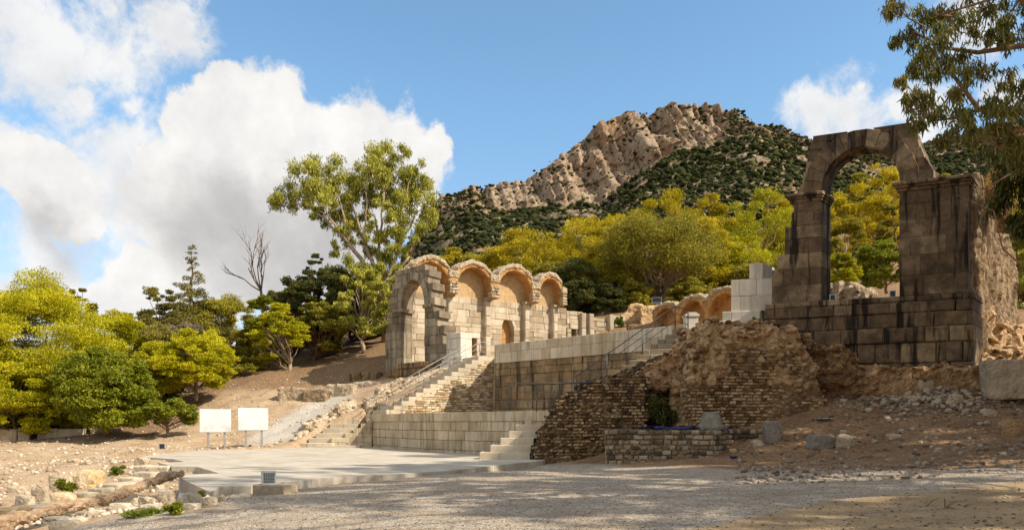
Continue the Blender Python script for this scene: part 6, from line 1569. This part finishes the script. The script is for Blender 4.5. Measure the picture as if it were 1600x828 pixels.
for c, _ in clw[::5]:
    if c.z < f0.z + 2: q = main[-1]
    else: q = min(list(jn2.values()) + list(jn.values()), key=lambda v: (v - c).length + (2.0 if v.z > c.z + .5 else 0))
    limb(mb, q, c, .065, .015, int(c.x * 31), 0, 4, 5, .06)
finish_tree('eucalyptus_tree', 'tall eucalyptus with an open airy crown standing against the big white cloud', 'tree', EB, mb, 'pale', V, Fc, 'euc')

# hillside trees between the gallery and the mountain
HG = 'trees on the hillside behind the ruins'
hill = [(735, 398, 480, 84, 100, 'broad', 'olive', 'brownish olive bush above the second vault'), (775, 392, 478, 70, 108, 'broad', 'grey', 'grey-brown bush between the yellow pines above the vaults'),
        (818, 356, 478, 140, 98, 'pine', 'gold', 'rounded golden pine above the third and fourth vaults'), (852, 408, 476, 86, 92, 'broad', 'olive', 'grey-olive bush right above the fourth vault'),
        (700, 388, 480, 70, 100, 'broad', 'gold', 'yellow bush at the left end above the first vault'), (872, 352, 476, 100, 108, 'pine', 'gold', 'small golden pine behind the dark green tree'),
        (918, 326, 476, 126, 104, 'pine', 'gold', 'golden pine with visible dark branches left of the tallest hillside pine'), (965, 322, 476, 110, 112, 'pine', 'gold', 'golden pine crown squeezed behind its neighbours left of centre hill'),
        (1038, 290, 476, 128, 108, 'tall', 'gold', 'tallest golden pine topping the hillside group'), (1112, 298, 474, 100, 116, 'tall', 'gold', 'golden pine just right of the tallest one'),
        (1180, 288, 474, 138, 102, 'pine', 'pine', 'large yellow-green pine left of the right archway'), (1222, 300, 474, 100, 112, 'pine', 'gold', 'orange-tinged pine partly hidden by the right archway'),
        (900, 408, 478, 110, 91, 'tall', 'dark', 'dark green broad tree right of the last vault'), (962, 400, 480, 120, 92, 'broad', 'olive', 'olive shady tree over the low broken wall'),
        (1150, 370, 476, 120, 97, 'broad', 'pine', 'green-gold tree below the large yellow-green pine'), (1200, 400, 478, 110, 92, 'broad', 'olive', 'olive tree beside the white restored blocks'),
        (1245, 395, 474, 70, 95, 'pine', 'pine', 'yellow-green tree behind the left pier of the right archway'), (1085, 352, 478, 120, 98, 'broad', 'pine', 'yellow-green tree right of the many-stemmed tree'),
        (785, 418, 478, 90, 94, 'broad', 'olive', 'low olive bush behind the crown of the third vault'),
        (1310, 300, 450, 76, 84, 'pine', 'gold', 'golden tree filling the left of the arch opening'), (1372, 254, 420, 110, 112, 'broad', 'gold', 'broad golden-olive tree at the top of the arch opening'),
        (1385, 374, 452, 96, 70, 'broad', 'green', 'dark green bush at the lower right of the arch opening'), (1312, 388, 452, 64, 66, 'pine', 'pine', 'bright yellow tree low at the left of the arch opening'),
        (1322, 340, 450, 66, 78, 'tall', 'olive', 'olive tree in the middle left of the arch opening'), (1398, 318, 400, 60, 96, 'broad', 'olive', 'olive bush at the right edge of the arch opening'), (1350, 268, 400, 60, 124, 'broad', 'olive', 'distant olive bush under the crown of the arch'),
        (1350, 408, 452, 50, 76, 'broad', 'dark', 'dark shrub in the bottom centre of the arch opening'), (1580, 215, 500, 130, 52, 'euc', 'rust', 'rust-coloured tree behind the fluted side wall at right'),
        (1625, 300, 520, 110, 50, 'euc', 'euc', 'olive tree at the right edge behind the fluted wall'), (1480, 270, 450, 80, 90, 'broad', 'olive', 'olive tree hidden mostly by the right pier')]
for k, (px, yt, yb, w, D, kd, lf, lab) in enumerate(hill):
    grow('pine_tree' if kd in ('pine', 'tall') else 'shrub' if yb - yt < 85 else 'broadleaf_tree', lab, 'tree' if yb - yt >= 85 else 'shrub', px, yt, yb, w, D, kd, lf, 300 + k, 34 if w > 75 else 24, 330, ln=None, low=0.12, group=HG,
         bark='pale' if kd in ('pine', 'tall') else 'red', flat=.7)
# the many-stemmed tree, its bare stems showing below an open crown
o_ = grow('carob_tree', 'wide many-stemmed tree with bare fanning stems in the middle of the hillside', 'tree', 1030, 338, 478, 190, 90, 'broad', 'olive', 350, 60, 330, low=0.36, bark='pale', stems=7, group=HG, flat=.8, tr=0.016)
for k, (px, yt, yb, w, D, lf, lab) in enumerate([(905, 438, 484, 70, 86, 'dark', 'dark low bush right behind the last vaulted niche'), (945, 446, 486, 76, 86, 'dark', 'dark low bush over the middle of the low broken wall'), (990, 440, 484, 70, 87, 'olive', 'olive low bush above the broken ochre stump'),
        (870, 440, 480, 60, 90, 'olive', 'olive low bush touching the crown of the fourth vault'), (1075, 440, 482, 80, 86, 'olive', 'olive low bush above the curved bays'), (960, 345, 478, 110, 96, 'gold', 'golden spreading tree left of the many-stemmed tree'), (1090, 345, 478, 110, 94, 'gold', 'golden spreading tree overlapping the many-stemmed tree on its right')]):
    grow('shrub' if yb - yt < 60 else 'broadleaf_tree', lab, 'shrub' if yb - yt < 60 else 'tree', px, yt, yb, w, D, 'broad', lf, 370 + k, 24, 300, low=0.03 if yb - yt < 60 else .2, group=HG, flat=.75, trunk=yb - yt > 60)
# woodland further up the slope, each crown small
far = [(640, 455, 500, 80, 150, 'olive'), (700, 428, 470, 70, 170, 'dark'), (760, 418, 460, 80, 180, 'olive'), (840, 400, 450, 80, 170, 'dark'), (1000, 372, 430, 90, 170, 'olive'), (1090, 350, 420, 90, 165, 'dark'), (1150, 338, 400, 80, 160, 'olive'), (1230, 330, 400, 90, 165, 'olive'), (1290, 300, 380, 80, 150, 'gold'), (1340, 300, 360, 60, 150, 'olive'), (1400, 282, 350, 70, 150, 'olive'), (1440, 290, 370, 70, 140, 'dark'), (1500, 285, 370, 90, 135, 'olive'), (1560, 280, 370, 90, 130, 'gold'),
       (150, 560, 615, 120, 110, 'olive'), (60, 555, 620, 130, 105, 'dark'), (250, 545, 610, 120, 110, 'olive'), (340, 530, 600, 110, 110, 'dark'), (420, 505, 580, 100, 115, 'olive'), (500, 480, 560, 110, 120, 'dark'), (570, 470, 540, 100, 120, 'olive'), (-20, 560, 625, 120, 100, 'olive')]
wh = ['behind the eucalyptus', 'over the first vault', 'over the second vault', 'over the fourth vault', 'left of the tallest pine', 'between the hillside pines', 'behind the large yellow-green pine', 'just left of the right archway', 'through the arch at left', 'through the arch centre', 'through the arch at right', 'beside the right pier top', 'behind the right pier', 'behind the rust-coloured tree',
      'behind the round green tree', 'behind the biggest left pine', 'behind the slim conifers', 'behind the compact pine', 'behind the tiered pine', 'behind the dark grove', 'behind the eucalyptus trunk', 'at the far left edge']
for k, ((px, yt, yb, w, D, lf), s_) in enumerate(zip(far, wh)):
    grow('broadleaf_tree', 'distant rounded tree on the upper slope ' + s_, 'tree', px, yt, yb, w, D, 'broad', lf, 400 + k, 22, 220, low=0.05, group='distant trees on the upper slope', flat=.8, trunk=False)

# eucalyptus leaning in from the right, its trunk outside the frame; its crown shades the foreground
def in_frame(c, r_):
    return c.y > 0.5 and c.x - r_ < 0.667 * c.y and c.x + r_ > -0.667 * c.y and c.z - r_ < EZ + 0.55 * c.y
def big_euc(label, base, H, boxes, nclump, seed, extra=(), cnt=300, ln=.2, wd=.034, rmin=.55, rmax=1.05, leaf='eucnear', sub=3, near=(), spread=1.0):
    R_ = random.Random(seed); base = Vector(base); cl = []; mb = MB()
    t1 = base + Vector((R_.uniform(-.6, .6), R_.uniform(-.6, .6), H * .45)); t2 = t1 + Vector((R_.uniform(-1.2, .4), R_.uniform(-1, 1), H * .32))
    tp = limb(mb, base - Vector((0, 0, .5)), t1, .48, .36, seed, 0, 6, 10, .02) + limb(mb, t1, t2, .36, .18, seed + 1, 0, 6, 9, .03)
    groups = []
    tries = 0
    while len(groups) < nclump and tries < 4000:
        tries += 1; bx_ = R_.choice(boxes)
        c = Vector((R_.uniform(*bx_[0]), R_.uniform(*bx_[1]), R_.uniform(*bx_[2]))); r_ = R_.uniform(rmin, rmax)
        if in_frame(c, r_ * 1.7 + .25): continue
        groups.append((c, r_))
    nb_ = len(groups); groups += [(Vector(c), r_) for c, r_ in extra]
    for gi, (c, r_) in enumerate(groups):
        if gi >= nb_ and near:
            q = min(near, key=lambda v: (v - c).length); pts = limb(mb, q, c, .016, .005, seed + int(c.x * 77), .04, 5, 5, .07)
        else:
            q = min(tp, key=lambda v: (v - c).length + abs((c.z - 1.5) - v.z) * .8); pts = limb(mb, q, c, .09, .02, seed + int(c.x * 77), -.04, 6, 6, .06)
        for j in range(sub):
            cc = c + Vector((R_.uniform(-.8, .8), R_.uniform(-.8, .8), R_.uniform(-.6, .5))) * r_ * (1.0 if gi >= nb_ else spread)
            cl.append((cc, (r_ * .55, r_ * .55, r_ * .62)))
            limb(mb, pts[-2], cc, .007 if gi >= nb_ else .025, .004, seed + j, 0, 3, 4, .08)
    V, Fc = leaves(cl, [cnt * c[1][0] ** 2 / .25 + 20 for c in cl], ln, wd, 'droop', seed, 1.8)
    return finish_tree('eucalyptus_tree', label, 'tree', base, mb, 'red', V, Fc, leaf)
vis = [(1408, 18, 26), (1435, 45, 30), (1402, 62, 20), (1425, 100, 24), (1465, 70, 34), (1500, 22, 30), (1550, 14, 24), (1592, 60, 26), (1470, 112, 30), (1448, 150, 26), (1486, 186, 28), (1520, 176, 28), (1575, 124, 18), (1440, 196, 22), (1462, 222, 18), (1545, 205, 24), (1588, 222, 26), (1412, 128, 12), (1530, 60, 20), (1500, 140, 24), (1460, 20, 26), (1590, 10, 22), (1570, 180, 18), (1580, 262, 16), (1490, 90, 26), (1510, 115, 24), (1540, 110, 24), (1560, 60, 24), (1555, 170, 24), (1490, 210, 22), (1520, 212, 22), (1560, 235, 24), (1598, 140, 22), (1430, 172, 18), (1485, 45, 24), (1570, 30, 26), (1600, 190, 26), (1420, 155, 10)]
R_ = random.Random(21); ex = []
for px, y_, r_p in vis:
    D = R_.uniform(11.5, 14.5); ex.append((P(px, y_, D), r_p / F * D * 0.98))
# boughs of that tree that cross the picture
mbb = MB(); tb_ = Vector((13.4, 13.2, 0.6))
near = []
for pth, r0 in (([(1700, 175, 12.6), (1600, 157, 12.6), (1557, 158, 12.8), (1515, 126, 13), (1480, 100, 13.2)], .075), ([(1720, 205, 13), (1600, 190, 12.8), (1550, 200, 12.8), (1500, 185, 13), (1450, 190, 13)], .06),
                ([(1700, 90, 12.4), (1600, 84, 12.5), (1540, 78, 12.8), (1475, 75, 13), (1430, 50, 13.2)], .06), ([(1700, 260, 12.6), (1600, 262, 12.6), (1540, 235, 12.8), (1500, 220, 13)], .045), ([(1720, 20, 12.4), (1600, 8, 12.5), (1540, 20, 12.8), (1480, 10, 13)], .05), ([(1600, 262, 12.6), (1560, 290, 12.6), (1520, 250, 12.9)], .02), ([(1640, 420, 12.6), (1590, 380, 12.6), (1545, 330, 12.6), (1515, 290, 12.8)], .018)):
    pts = [P(*q) + Vector((0, R_.uniform(-.5, .5), R_.uniform(-.06, .06))) for q in pth]; n_ = len(pts); near += [a_.lerp(b_, t_) for a_, b_ in zip(pts[:-1], pts[1:]) for t_ in (0, .33, .66)] + [pts[-1]]; mbb.tube(pts, [r0 * (1 - .75 * i / (n_ - 1)) for i in range(n_)], 7)
vis_n = len(vis)
EU = big_euc('dark-leaved eucalyptus hanging into the upper right corner in front of the right archway', (13.4, 13.2, .6), 17, [((5, 19), (6, 17), (8.5, 16)), ((4.0, 16), (8, 20), (11, 18))], 60, 501, ex, 430, .15, .028, sub=5, near=near, spread=1.3)
mb = mbb
for y_, z0 in ((175, 6.0), (90, 7.0), (260, 5.0), (20, 7.6), (205, 5.6)):
    a = P(1705, y_, 12.5); mb.tube([Vector((13.3, 13.2, a.z - 1.2)), (Vector((13.3, 13.2, a.z - .6)) + a) / 2 + Vector((0, 0, .15)), a], [.12, .09, .07], 7)
build('bough', mb, BARK['red'], EU, True)
big_euc('tall eucalyptus outside the right edge that shades the gravel', (20.5, 18.5, 1.0), 21, [((12.5, 22), (14, 23), (12, 20)), ((16.5, 25), (17, 24), (7, 14)), ((15, 25), (5, 13), (9, 16))], 78, 502, (), 420, .26, .055, .7, 1.3, 'eucnear', sub=6, spread=1.5)
big_euc('eucalyptus outside the right edge that shades the earth slope and rubble', (26, 28, 2.5), 22, [((19.6, 30), (22, 32), (11, 21)), ((18.5, 26), (21, 28), (15, 22)), ((21, 29), (22, 30), (5, 12))], 88, 503, [(P(1590, 300, 29), .8), (P(1592, 350, 29), .7), (P(1596, 250, 29), .8)], 420, .28, .06, .8, 1.5, 'eucnear', sub=6, spread=1.4)

# small plants
def plant(name, px, ytop, ybase, w, leaf, label, seed, n=10, cnt=90, D=None, ln=.12, wd=.04, kind='up'):
    b = hit(px, ybase) if D is None else P(px, ybase, D); k = b.y / F; H = (ybase - ytop) * k; Wd = w * k; R_ = random.Random(seed)
    cl = [(b + Vector((R_.uniform(-.4, .4) * Wd, R_.uniform(-.3, .3) * Wd, R_.uniform(.15, .85) * H)), (Wd * .2, Wd * .2, H * .2)) for _ in range(n)]
    V, Fc = leaves(cl, [cnt] * n, ln, wd, kind, seed)
    mb = MB()
    for c, _ in cl: limb(mb, b - Vector((0, 0, .05)), c, .014, .005, seed, 0, 3, 4)
    o = empty(name, b, label, 'plant'); build('stems', mb, BARK['brown'], o)
    link_mesh('leaves', np_mesh('leaves', V - np.array(b)[None], Fc), LEAF[leaf], o)
plant('bush', 103, 742, 774, 32, 'green', 'green feathery plant growing against the orange outcrop', 601)
plant('weed', 186, 727, 742, 26, 'weed', 'bright yellow-green weed behind the old steps', 602)
plant('weed', 272, 786, 803, 24, 'green', 'dark green weeds among the blocks at the gravel edge', 603)
plant('weed', 315, 766, 783, 14, 'green', 'tuft of green weeds by the platform corner', 604, 6)
plant('weed', 222, 796, 806, 60, 'weed', 'low weeds along the gravel edge below the log', 605, 16, 40)
plant('weed', 968, 489, 513, 12, 'weed', 'bright green plant rooted on top of the low broken wall', 606, 8, 90, 79.3, .3, .12)
plant('weed', 1182, 492, 512, 16, 'weed', 'dry weed on the rubble below the restored blocks', 607, 6, 50, 34.6)
b = P(1036, 668, 33.1); R_ = random.Random(8)
cl = [(P(1036 + R_.uniform(-20, 20), 645 + R_.gauss(0, 11), 33.4 + R_.uniform(-.4, .3)), (.26, .26, .26)) for _ in range(15)]
V, Fc = leaves(cl, [260] * 15, .11, .05, 'any', 61); mb = MB(); limb(mb, b, P(1036, 635, 33.3), .04, .02, 3)
finish_tree('bush', 'dark bush growing in the shaded recess of the brown ruin', 'bush', P(1036, 668, 33.2), mb, 'brown', V, Fc, 'dark')
